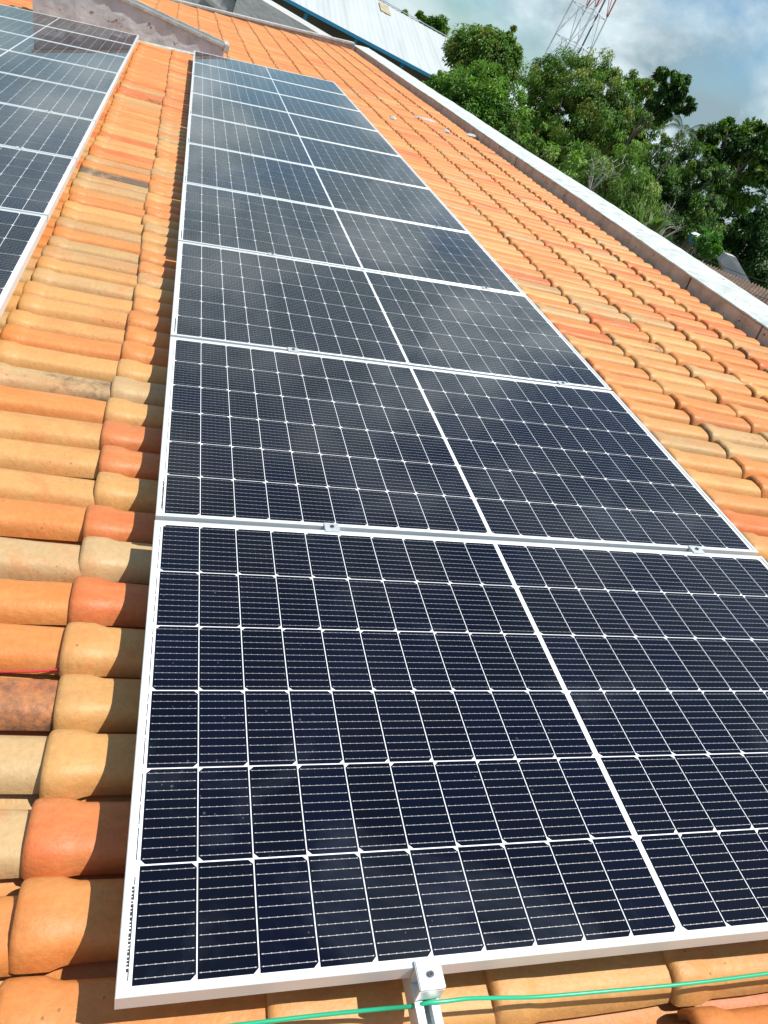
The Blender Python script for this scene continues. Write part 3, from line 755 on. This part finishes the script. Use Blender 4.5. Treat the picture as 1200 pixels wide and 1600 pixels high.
for i in range(len(xs_)-1):
    bm.faces.new((lo[i], lo[i+1], hi[i+1], hi[i])); bm.faces.new((hi[i], hi[i+1], bk[i+1], bk[i]))
me = bpy.data.meshes.new('roof'); bm.to_mesh(me); bm.free(); rf = link('roof', me, M_SHEET, wh)
M_PATCH = noisy('rusty_translucent_sheet', [(.3, (.28, .22, .12)), (.7, (.50, .44, .30))], 3, 5, .7)
sp = (zr-ze)/9.3
y0_, y1_ = 6.7, 8.3
xq = wpt(598, 22, WY+7.5).x - 7
zq = lambda y: ze + (y+.3)*sp + .047
b_ = MB(); b_.hexa([(xq-.33, y0_, zq(y0_)), (xq+.33, y0_, zq(y0_)), (xq+.33, y1_, zq(y1_)), (xq-.33, y1_, zq(y1_))] + [(xq-.33, y0_, zq(y0_)+.02), (xq+.33, y0_, zq(y0_)+.02), (xq+.33, y1_, zq(y1_)+.02), (xq-.33, y1_, zq(y1_)+.02)]); b_.build('roof_light', M_PATCH, wh)
b_ = MB(); b_.box(x_a-7, x_b-7, 8.85, 9.15, zr+.055, zr+.10); b_.build('ridge_cap', M_SHEET, wh)
b_ = MB(); b_.box(x_a-7, x_b-7, -.42, -.31, ze-.13, ze+.03); b_.build('gutter', M_BLUE, wh)
M_WH = noisy('warehouse_wall_grey', [(.3, (.16, .16, .16)), (.7, (.24, .24, .23))], .4, 6, .9)
b_ = MB(); b_.box(x_a-7+.3, x_b-7-.3, 1.6, 1.8, 0, ze+.15); b_.build('wall', M_WH, wh)
b_ = MB(); b_.box(x_b-7-.32, x_b-7-.12, 1.8, 16.5, 0, ze+.15); b_.build('wall', M_WH, wh)
b_ = MB(); b_.box(x_a-7+.3, x_b-7-.3, 16.5, 16.7, 0, ze+.15); b_.build('wall', M_WH, wh)
for px in (478, 555, 627, 700, 400):
    x = wpt(px, 59+(px-550)*.53, WY).x - 7
    b_ = MB(); b_.box(x-.09, x+.09, -.30, -.12, 0, ze-.02); b_.build('post', M_BLUE, wh)

# ------------------------------------------------------------------ lattice tower
def lattice_tower():
    D = 70.0; p = at(894, 70, D)
    root = empty('lattice_tower', (p.x, p.y, 0), rz=math.radians(34)); tag(root, 'red and white steel lattice mast rising behind the big rounded tree', 'tower')
    m_ = mat('tower_paint', (.5, .06, .06), .5); nt = m_.node_tree; nd, lk = nt.nodes, nt.links
    t = N(nd, 'ShaderNodeTexCoord'); sp_ = N(nd, 'ShaderNodeSeparateXYZ'); lk.new(t.outputs['Object'], sp_.inputs[0])
    mo = N(nd, 'ShaderNodeMath', operation='PINGPONG'); mo.inputs[1].default_value = 7.0; lk.new(sp_.outputs['Z'], mo.inputs[0])
    ad = N(nd, 'ShaderNodeMath', operation='MODULO'); ad.inputs[1].default_value = 14.0
    sh = N(nd, 'ShaderNodeMath', operation='SUBTRACT'); sh.inputs[1].default_value = .0
    lk.new(sp_.outputs['Z'], ad.inputs[0]); gt = N(nd, 'ShaderNodeMath', operation='LESS_THAN'); gt.inputs[1].default_value = 7.0
    lk.new(ad.outputs[0], gt.inputs[0])
    mm = N(nd, 'ShaderNodeMix'); mm.data_type = 'RGBA'; mm.inputs[6].default_value = (.62, .66, .70, 1); mm.inputs[7].default_value = (.42, .07, .07, 1)
    lk.new(gt.outputs[0], mm.inputs[0]); lk.new(mm.outputs[2], nd['Principled BSDF'].inputs['Base Color'])
    nd.remove(mo); nd.remove(sh)
    Hh = 20.7; half = lambda z: 1.12 - .017*(z-9)
    lev = np.arange(0, Hh+.1, 2.3)
    C4 = [(1, 1), (-1, 1), (-1, -1), (1, -1)]
    br = MB()
    for k, (sx, sy) in enumerate(C4):
        tx, ty = C4[(k+1) % 4]
        lg = MB(); lg.tube([(sx*half(z), sy*half(z), z) for z in lev], .06, 6); lg.build('leg', m_, root)
        for a, b2 in zip(lev[:-1], lev[1:]):
            ha, hb = half(a), half(b2)
            br.tube([(sx*ha, sy*ha, a), (tx*ha, ty*ha, a)], .032, 4)
            mxx, myy = (sx+tx)/2*hb, (sy+ty)/2*hb
            br.tube([(sx*ha, sy*ha, a), (mxx, myy, b2)], .028, 4); br.tube([(tx*ha, ty*ha, a), (mxx, myy, b2)], .028, 4)
    br.build('bracing', m_, root)
    la = MB(); la.tube([(-.25, -.4, 0), (-.25, -.4, 20.5)], .015, 4); la.tube([(.05, -.4, 0), (.05, -.4, 20.5)], .015, 4)
    for z in np.arange(.5, 20.5, .4): la.tube([(-.25, -.4, z), (.05, -.4, z)], .010, 4)
    la.build('ladder', M_ALU2, root)
    ca = MB(); ca.tube([(.0, -half(0)*.8, 0), (.0, -half(20)*.8, 20.5)], .07, 6); ca.build('feeder_cables', M_STEEL, root)
lattice_tower()

# ------------------------------------------------------------------ trees
M_LEAF = leaf_material('leaves')
M_BARK = noisy('bark', [(.3, (.09, .07, .05)), (.7, (.22, .18, .14))], 6, 7, .95, .02, 20, stretch=(1, 1, .3))
def leaves_mesh(name, centers, radii, n, size, cols, droop=.2, aspect=.4, flat=.9, seed=1, fill=.35, clump=.16, outward=.5):
    """n leaves in leafy clumps on and inside a set of ellipsoids"""
    r = np.random.default_rng(seed)
    centers = np.array(centers, float); radii = np.array(radii, float)
    area = (radii[:, 0]*radii[:, 1]+radii[:, 0]*radii[:, 2]+radii[:, 1]*radii[:, 2])
    ncl = max(24, int(n/150))
    w = area/area.sum(); bi = r.choice(len(centers), ncl, p=w)
    d = r.normal(size=(ncl, 3)); d /= np.linalg.norm(d, axis=1)[:, None]
    rad = np.where(r.random(ncl) < fill, r.random(ncl)**.5*.8, .82+.26*r.random(ncl))
    cc = centers[bi] + d*radii[bi]*rad[:, None]
    cr = clump*radii[bi].mean(1)*(.6+.9*r.random(ncl))
    ci = r.integers(0, ncl, n)
    e = r.normal(size=(n, 3)); e /= np.linalg.norm(e, axis=1)[:, None]
    rr = cr[ci]*(r.random(n)**.45)
    P = cc[ci] + e*rr[:, None]*np.array([1.15, 1.15, flat])
    # leaf axis: outward from the clump, drooping; normal: random, tends upwards
    ax = e*outward + d[ci]*.35 + r.normal(size=(n, 3))*.35; ax[:, 2] -= droop*1.6; ax /= np.linalg.norm(ax, axis=1)[:, None]
    up = r.normal(size=(n, 3))*.5 + np.array([0, 0, 1.1]) + d[ci]*.4
    sd = np.cross(ax, up); sd /= (np.linalg.norm(sd, axis=1)[:, None]+1e-9)
    nm = np.cross(sd, ax)
    ln = size*(.65+.7*r.random(n)); wd = ln*aspect*(.8+.4*r.random(n))
    base = P - ax*ln[:, None]*.5; tip = P + ax*ln[:, None]*.5 - nm*ln[:, None]*.08
    l = P + sd*wd[:, None]*.5 + nm*wd[:, None]*.12; rt = P - sd*wd[:, None]*.5 + nm*wd[:, None]*.12
    V = np.stack([base, rt, tip, l], 1).reshape(-1, 3)
    F = np.arange(4*n).reshape(n, 4)
    cols = np.array(cols, float)
    kc = r.integers(0, len(cols), ncl); c = cols[kc][ci]
    c = 1.45*c*(.65+.6*r.random(ncl))[ci][:, None]*(.75+.5*r.random(n))[:, None]
    C = np.concatenate([c, np.ones((n, 1))], 1); C = np.repeat(C, 4, axis=0)
    return np_mesh(name, V, F, False, C), cc
def tree(name, label, cat, base, blobs, n, size, cols, group='trees in the garden beyond the parapet', trunk_r=.25, limbs=8, seed=1, **kw):
    """base (x,y); blobs [(centre world, (rx,ry,rz))]"""
    root = empty(name, (base[0], base[1], 0)); tag(root, label, cat, group)
    o = Vector((base[0], base[1], 0))
    cs = [tuple(Vector(c)-o) for c, _ in blobs]; rs = [x for _, x in blobs]
    me, cc = leaves_mesh('crown', cs, rs, n, size, cols, seed=seed, **kw)
    link('crown', me, M_LEAF, root)
    r_ = random.Random(seed); t = MB()
    mid = sum((Vector(c) for c in cs), Vector())/len(cs); zt = max(1.0, min(Vector(c).z - rs[i][2]*.6 for i, c in enumerate(cs)))
    top = Vector((mid.x*.3, mid.y*.3, zt))
    t.tube(smooth_path([(0, 0, -.1), (mid.x*.1, mid.y*.1+.1, zt*.5), top], 5), trunk_r*1.25, 9, trunk_r*.8)
    idx = r_.sample(range(len(cc)), min(limbs, len(cc)))
    for i in idx:
        q = Vector(cc[i]); a = top*.9 + Vector((0, 0, 0)); m_ = (a+q)/2 + Vector((r_.uniform(-.3, .3), r_.uniform(-.3, .3), r_.uniform(-.1, .4)))
        t.tube(smooth_path([a, m_, q], 5), trunk_r*.42, 6, trunk_r*.06)
    t.build('trunk', M_BARK, root, True)
    return root
def blob(px, py, dist, rx, rz, ry=None):
    k = dist/FPX; return (at(px, py, dist), (rx*k, (ry or rx)*k, rz*k))
G_BR = [(.068, .155, .020), (.085, .18, .025), (.050, .12, .016), (.10, .19, .028)]
G_MG = [(.060, .125, .014), (.080, .16, .018), (.11, .17, .024), (.065, .14, .018), (.12, .155, .026)]
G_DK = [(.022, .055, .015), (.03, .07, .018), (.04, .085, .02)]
G_LT = [(.12, .20, .04), (.09, .17, .03), (.15, .21, .055), (.07, .14, .025)]
G_MD = [(.045, .105, .016), (.065, .135, .018), (.085, .15, .024)]

c_ = at(735, 175, 34)
tree('broadleaf_tree', 'bright green bushy tree nearest the warehouse, right behind the white parapet', 'tree', (c_.x+.3, c_.y), [
    blob(735, 165, 34, 48, 46), blob(700, 150, 34, 36, 30), blob(775, 190, 34, 36, 50), blob(730, 215, 33.5, 42, 36), blob(765, 140, 34.5, 30, 28), blob(690, 125, 34.5, 18, 14), blob(800, 235, 33.5, 30, 36)],
    52000, .125, G_BR, seed=11, trunk_r=.28, clump=.24, aspect=.42)
c_ = at(758, 110, 42)
tree('broadleaf_tree', 'taller olive green tree with an uneven top rising behind the bright green one', 'tree', (c_.x, c_.y), [
    blob(755, 98, 42, 46, 36), blob(780, 78, 42, 22, 30), blob(735, 82, 42, 26, 22), blob(764, 66, 42, 16, 13), blob(725, 104, 42, 16, 18), blob(782, 115, 42, 16, 38)],
    34000, .16, G_LT[:2]+G_MG, seed=12, trunk_r=.3, clump=.26, droop=.35)
c_ = at(915, 200, 38)
tree('mango_tree', 'biggest dense rounded tree in the middle, under the lattice tower', 'tree', (c_.x, c_.y), [
    blob(922, 175, 38, 90, 62), blob(870, 162, 38, 56, 48), blob(975, 195, 38, 50, 60), blob(905, 143, 38, 62, 34), blob(955, 150, 38, 48, 32), blob(860, 200, 38.5, 55, 55), blob(930, 235, 37.5, 74, 52), blob(862, 135, 38, 32, 24), blob(835, 185, 38, 28, 40), blob(935, 128, 38, 34, 20), blob(1000, 170, 38, 36, 40), blob(990, 235, 38, 40, 50), blob(925, 290, 38, 80, 40)],
    130000, .135, G_MG, seed=13, trunk_r=.3, clump=.12, droop=.55, aspect=.33, limbs=14)
c_ = at(1045, 140, 33)
tree('broadleaf_tree', 'slim dark tree with large leaves poking out above the right shoulder of the big tree', 'tree', (c_.x, c_.y+1), [
    blob(1045, 125, 33, 26, 16), blob(1062, 142, 33, 22, 13), blob(1038, 150, 33, 20, 22), blob(1060, 165, 33, 20, 10), blob(1035, 180, 33, 16, 20), blob(1040, 108, 33, 14, 8)],
    6000, .18, G_DK+G_MD[:1], seed=14, trunk_r=.05, limbs=6, clump=.30, aspect=.5, fill=.6)
c_ = at(1150, 260, 30)
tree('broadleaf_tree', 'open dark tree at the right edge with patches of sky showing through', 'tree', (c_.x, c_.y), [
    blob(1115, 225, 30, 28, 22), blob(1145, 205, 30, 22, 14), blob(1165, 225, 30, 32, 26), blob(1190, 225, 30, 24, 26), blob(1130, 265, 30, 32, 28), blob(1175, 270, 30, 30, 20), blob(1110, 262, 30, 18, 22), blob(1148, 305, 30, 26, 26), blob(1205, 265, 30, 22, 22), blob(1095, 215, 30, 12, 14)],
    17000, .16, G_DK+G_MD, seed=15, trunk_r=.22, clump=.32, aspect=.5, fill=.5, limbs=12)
c_ = at(1075, 300, 29)
tree('broadleaf_tree', 'medium green hanging-leaved tree between the big tree and the open dark tree', 'tree', (c_.x, c_.y), [
    blob(1070, 290, 29, 50, 56), blob(1040, 250, 29, 34, 30), blob(1095, 310, 29, 34, 44), blob(1050, 340, 28.5, 48, 40), blob(1020, 300, 29, 40, 48), blob(1090, 355, 29, 34, 30), blob(1085, 262, 29, 26, 24)],
    36000, .11, G_MD+G_DK, seed=16, trunk_r=.25, clump=.2, droop=.5, aspect=.32)
c_ = at(965, 290, 25)
tree('weeping_tree', 'lighter yellowish green drooping tree low in front of the big tree', 'tree', (c_.x, c_.y), [
    blob(960, 285, 25, 54, 34), blob(930, 262, 25, 36, 26), blob(1000, 310, 24.5, 42, 30), blob(985, 255, 25.5, 30, 26), blob(1015, 345, 24.5, 30, 20)],
    14000, .12, G_LT+G_MD, seed=17, trunk_r=.14, clump=.26, droop=.7, aspect=.25, limbs=12)
c_ = at(820, 215, 22)
tree('leafy_shrub', 'small light green twiggy shrub standing against the white parapet left of the big tree', 'shrub', (c_.x, c_.y), [
    blob(815, 215, 22, 32, 18), blob(845, 225, 22, 28, 16), blob(850, 195, 22, 10, 12), blob(790, 205, 22, 12, 10), blob(880, 250, 22, 30, 22)],
    2300, .13, G_LT, seed=18, trunk_r=.06, clump=.34, aspect=.4, limbs=14)
c_ = at(1180, 360, 34)
tree('broadleaf_tree', 'very dark dense tree mass at the right edge below the open dark tree', 'tree', (c_.x, c_.y), [
    blob(1165, 355, 34, 50, 38), blob(1200, 345, 34, 44, 34), blob(1190, 395, 34, 60, 42), blob(1140, 335, 34, 24, 22), blob(1150, 390, 34, 40, 40), blob(1230, 400, 34, 40, 60)],
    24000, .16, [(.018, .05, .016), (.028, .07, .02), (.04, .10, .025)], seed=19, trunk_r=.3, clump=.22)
c_ = at(1108, 385, 22.5)
tree('round_bush', 'small bright green rounded bush beside the grey gable slab', 'bush', (c_.x, c_.y), [
    blob(1112, 378, 22.5, 20, 20), blob(1105, 400, 22.5, 22, 18), blob(1122, 390, 22.5, 16, 18)],
    4200, .09, [(.07, .19, .02), (.09, .22, .03), (.05, .14, .02)], seed=20, trunk_r=.08, clump=.3)
c_ = at(685, 40, 70)
tree('distant_tree', 'far tree top just showing over the ridge of the warehouse roof', 'tree', (c_.x, c_.y), [
    blob(684, 42, 70, 16, 10), blob(662, 33, 70, 12, 7), blob(696, 52, 70, 10, 8), blob(645, 26, 70, 12, 6), blob(680, 70, 70, 30, 24)],
    5000, .5, G_MD, seed=21, trunk_r=.4, clump=.3)
# understorey that closes the view between the trunks
c_ = at(1000, 330, 42)
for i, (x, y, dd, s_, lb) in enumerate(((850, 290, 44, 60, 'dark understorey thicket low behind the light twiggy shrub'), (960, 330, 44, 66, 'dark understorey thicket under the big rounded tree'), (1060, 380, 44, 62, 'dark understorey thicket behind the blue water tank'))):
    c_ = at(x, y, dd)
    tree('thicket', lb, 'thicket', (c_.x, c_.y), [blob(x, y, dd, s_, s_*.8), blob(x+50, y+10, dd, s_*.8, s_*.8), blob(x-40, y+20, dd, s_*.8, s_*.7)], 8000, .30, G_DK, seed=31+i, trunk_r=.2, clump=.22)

# bare pale branches
def branches(px, py, dist, label, seed, k=7, ln=1.2):
    p = at(px, py, dist); root = empty('bare_branches', (p.x, p.y, 0)); r_ = random.Random(seed); t = MB()
    t.tube(smooth_path([(0, 0, 0), (.1, 0, p.z*.5), (0, 0, p.z-.5)], 4), .06, 6, .035)
    for i in range(k):
        a = r_.uniform(0, 6.28); q = Vector((math.cos(a)*ln*.6, math.sin(a)*ln*.6, p.z + r_.uniform(-.1, .9)*ln))
        m_ = Vector((q.x*.5+r_.uniform(-.1, .1), q.y*.5, (p.z-.5+q.z)/2+.1))
        t.tube(smooth_path([(0, 0, p.z-.5), m_, q], 5), .022, 5, .006)
        for j in range(3):
            b = m_.lerp(q, r_.uniform(.2, .9)); e_ = b + Vector((r_.uniform(-.3, .3), r_.uniform(-.3, .3), r_.uniform(.05, .4)))*ln
            t.tube([b, e_], .009, 4, .004)
    o = t.build('branch', mat('pale_dead_bark', (.34, .32, .27), .9), root, True)
    tag(root, label, 'branches')
branches(935, 275, 23.5, 'pale leafless branches in front of the drooping tree', 5, 8, .75)
branches(1045, 350, 22.5, 'brown dead stalks just above the white parapet near the blue water tank', 8, 7, .6)

# palm
def palm():
    p = at(1068, 205, 27.5); root = empty('palm_tree', (p.x, p.y, 0)); tag(root, 'feathery palm whose arching fronds show against the sky between two trees', 'palm tree')
    t = MB(); t.tube(smooth_path([(0, 0, 0), (.15, 0, p.z*.5), (0, 0, p.z-.1)], 6), .04, 8, .025); t.build('trunk', M_BARK, root, True)
    V, F, C = [], [], []; r_ = random.Random(3); st = MB()
    for i in range(9):
        a = 2*math.pi*i/9 + r_.uniform(-.2, .2); L = r_.uniform(.6, .95); rise = r_.uniform(.35, 1.0)
        pts_ = []
        for s in range(11):
            q = s/10; rr = L*q*(1-.15*q); pts_.append(Vector((math.cos(a)*rr, math.sin(a)*rr, p.z-.1 + rise*q*1.2 - 1.15*q**2.2*L*.9)))
        st.tube(pts_, .010, 5, .003)
        for s in range(2, 11):
            for sub in (0, .33, .66):
                if s == 10 and sub: continue
                b = pts_[s] if not sub else pts_[s].lerp(pts_[min(10, s+1)], sub)
                d_ = (pts_[min(10, s+1)]-pts_[s-1]).normalized(); sdv = d_.cross(Vector((0, 0, 1))).normalized()
                for sg in (1, -1):
                    l = .20*(1-.45*abs(s/10-.45)); e_ = b + (sdv*sg*.75 + d_*.55 + Vector((0, 0, -.55)))*l
                    w2 = d_*.009; n0 = len(V); V += [b-w2, b+w2, e_+w2*.2, e_-w2*.2]; F.append([n0, n0+1, n0+2, n0+3]); C += [(.03, .065, .02, 1)]*4
    st.build('frond_stems', mat('frond_green', (.10, .16, .05), .5), root)
    link('fronds', np_mesh('fronds', [tuple(v) for v in V], F, False, C), M_LEAF, root)
palm()
# broad upright leaves by the parapet
def banana(px, py, dist, n, label, seed):
    p = at(px, py, dist); root = empty('broad_leaf_plant', (p.x, p.y, 0)); tag(root, label, 'plant'); r_ = random.Random(seed)
    t = MB(); t.tube([(0, 0, 0), (0, 0, p.z-.6)], .09, 7, .06); t.build('stem', M_BARK, root, True)
    V, F, C = [], [], []
    for i in range(n):
        a = r_.uniform(0, 6.28); L = r_.uniform(.7, 1.1); w = r_.uniform(.06, .10); out_ = r_.uniform(.2, .7)
        prev = None
        for s in range(7):
            q = s/6; c = Vector((math.cos(a)*out_*q, math.sin(a)*out_*q, p.z-.6+L*q-.35*q*q*out_*2)); ww = w*math.sin(math.pi*min(1, .12+q*.88))
            sd = Vector((-math.sin(a), math.cos(a), .2))*ww
            cur = (c-sd, c+sd)
            if prev:
                n0 = len(V); V += [prev[0], prev[1], cur[1], cur[0]]; F.append([n0, n0+1, n0+2, n0+3]); g_ = r_.uniform(.8, 1.2); C += [(.10*g_, .17*g_, .06*g_, 1)]*4
            prev = cur
    link('leaves', np_mesh('leaves', [tuple(v) for v in V], F, False, C), M_LEAF, root)
banana(1032, 335, 21.5, 12, 'upright broad-leaved plant showing above the parapet near the dead stalks', 3)
banana(1015, 325, 22, 9, 'second smaller upright broad-leaved plant, left of the dead stalks', 4)

# ------------------------------------------------------------------ neighbour plot at the right edge
M_OLDROOF = noisy('old_brown_tiles', [(.3, (.07, .05, .035)), (.5, (.15, .10, .07)), (.72, (.26, .19, .14))], 5, 9, .95, .03, 12)
p0, p1, p2 = at(1040, 395, 17), at(1215, 480, 15), at(1215, 452, 20)
nb2 = empty('neighbour_house', (p1.x, p1.y, 0)); tag(nb2, 'old low house with a brown tile roof just past the right parapet', 'house')
o_ = Vector((p1.x, p1.y, 0)); Lo = lambda p, dz=0: tuple(Vector((p[0], p[1], p[2]+dz))-o_)
# one slope, ribs along it
A0 = at(1000, 388, 15.5); A1 = at(1290, 540, 13.5); B0 = at(1035, 382, 21); B1 = at(1300, 492, 20)
bm = bmesh.new(); nx = 56; r_ = random.Random(4); rowsA, rowsB, rowsM = [], [], []
for i in range(nx*2+1):
    t = i/(nx*2); z = .05*(i % 2)
    a = A0.lerp(A1, t)-o_; b = B0.lerp(B1, t)-o_
    rowsA.append([bm.verts.new((a.lerp(b, s/12)).to_tuple()[:2] + ((a.lerp(b, s/12)).z + z + r_.uniform(-.012, .012) - .05,)) for s in range(13)])
for i in range(nx*2):
    for s in range(12): bm.faces.new((rowsA[i][s], rowsA[i+1][s], rowsA[i+1][s+1], rowsA[i][s+1]))
me = bpy.data.meshes.new('roof'); bm.to_mesh(me); bm.free(); link('roof', me, M_OLDROOF, nb2)
b_ = MB(); q = [A0.lerp(B0, .03)-o_, A1.lerp(B1, .03)-o_, B1-o_, B0-o_]
b_.hexa([(x.x, x.y, 0) for x in q] + [(x.x, x.y, x.z-.15) for x in q]); b_.build('wall', M_WALL, nb2)
# grey gable slab
sl = empty('gable_slab', tuple(at(1150, 430, 21.5).to_tuple()[:2]) + (0,)); tag(sl, 'pale grey pointed concrete slab leaning up behind the old brown roof', 'slab'); o2 = Vector(sl.location)
P = [at(x, y, 21.5)-o2 for x, y in ((1126, 408), (1137, 398), (1150, 402), (1184, 462), (1168, 470), (1140, 440))]
off = Vector((.10, .32, 0)); bm = bmesh.new(); f1 = [bm.verts.new(p) for p in P]; f2 = [bm.verts.new(p+off) for p in P]
bm.faces.new(f1); bm.faces.new(f2[::-1])
for i in range(6): bm.faces.new((f1[i], f2[i], f2[(i+1) % 6], f1[(i+1) % 6]))
lowz = min(p.z for p in P)
bmesh.ops.recalc_face_normals(bm, faces=bm.faces)
me = bpy.data.meshes.new('slab'); bm.to_mesh(me); bm.free(); link('slab', me, M_GREY, sl)
b_ = MB(); pm = (P[4]+P[5])/2; b_.box(pm.x-.2, pm.x+.2, pm.y+.05, pm.y+.25, 0, pm.z+.05); b_.build('pier', M_GREY, sl)
# water tank
p = at(1088, 370, 26); wt = empty('water_tank', (p.x, p.y, 0)); tag(wt, 'small blue plastic water tank with a white lid half hidden in the trees', 'water tank')
t = MB(); t.tube([(0, 0, p.z-.20), (0, 0, p.z+.02)], .15, 20, .18); t.build('tank_body', mat('tank_blue', (.03, .16, .42), .4), wt, False)
t = MB(); t.tube([(0, 0, p.z+.021), (0, 0, p.z+.06), (0, 0, p.z+.10)], .20, 20, .12); t.build('lid', mat('tank_lid', (.75, .78, .80), .5), wt, False)
t = MB(); [t.box(sx*.10-.025, sx*.10+.025, sy*.10-.025, sy*.10+.025, 0, p.z-.201) for sx in (-1, 1) for sy in (-1, 1)]; t.build('stand', M_BARK, wt)
# overhead wires by the right edge
for i, (a, b) in enumerate((((1040, 372), (1300, 470)), ((1120, 430), (1300, 490)))):
    pa_, pb_ = at(*a, 20), at(*b, 14)
    pts = [pa_.lerp(pb_, s/12) - Vector((0, 0, .12*math.sin(math.pi*s/12))) for s in range(13)]
    o = MB().tube(pts, .006, 5).build('overhead_wire', M_MARK, None)
    tag(o, ('upper' if i == 0 else 'lower')+' thin dark wire sagging over the old brown roof', 'wire', 'overhead wires')
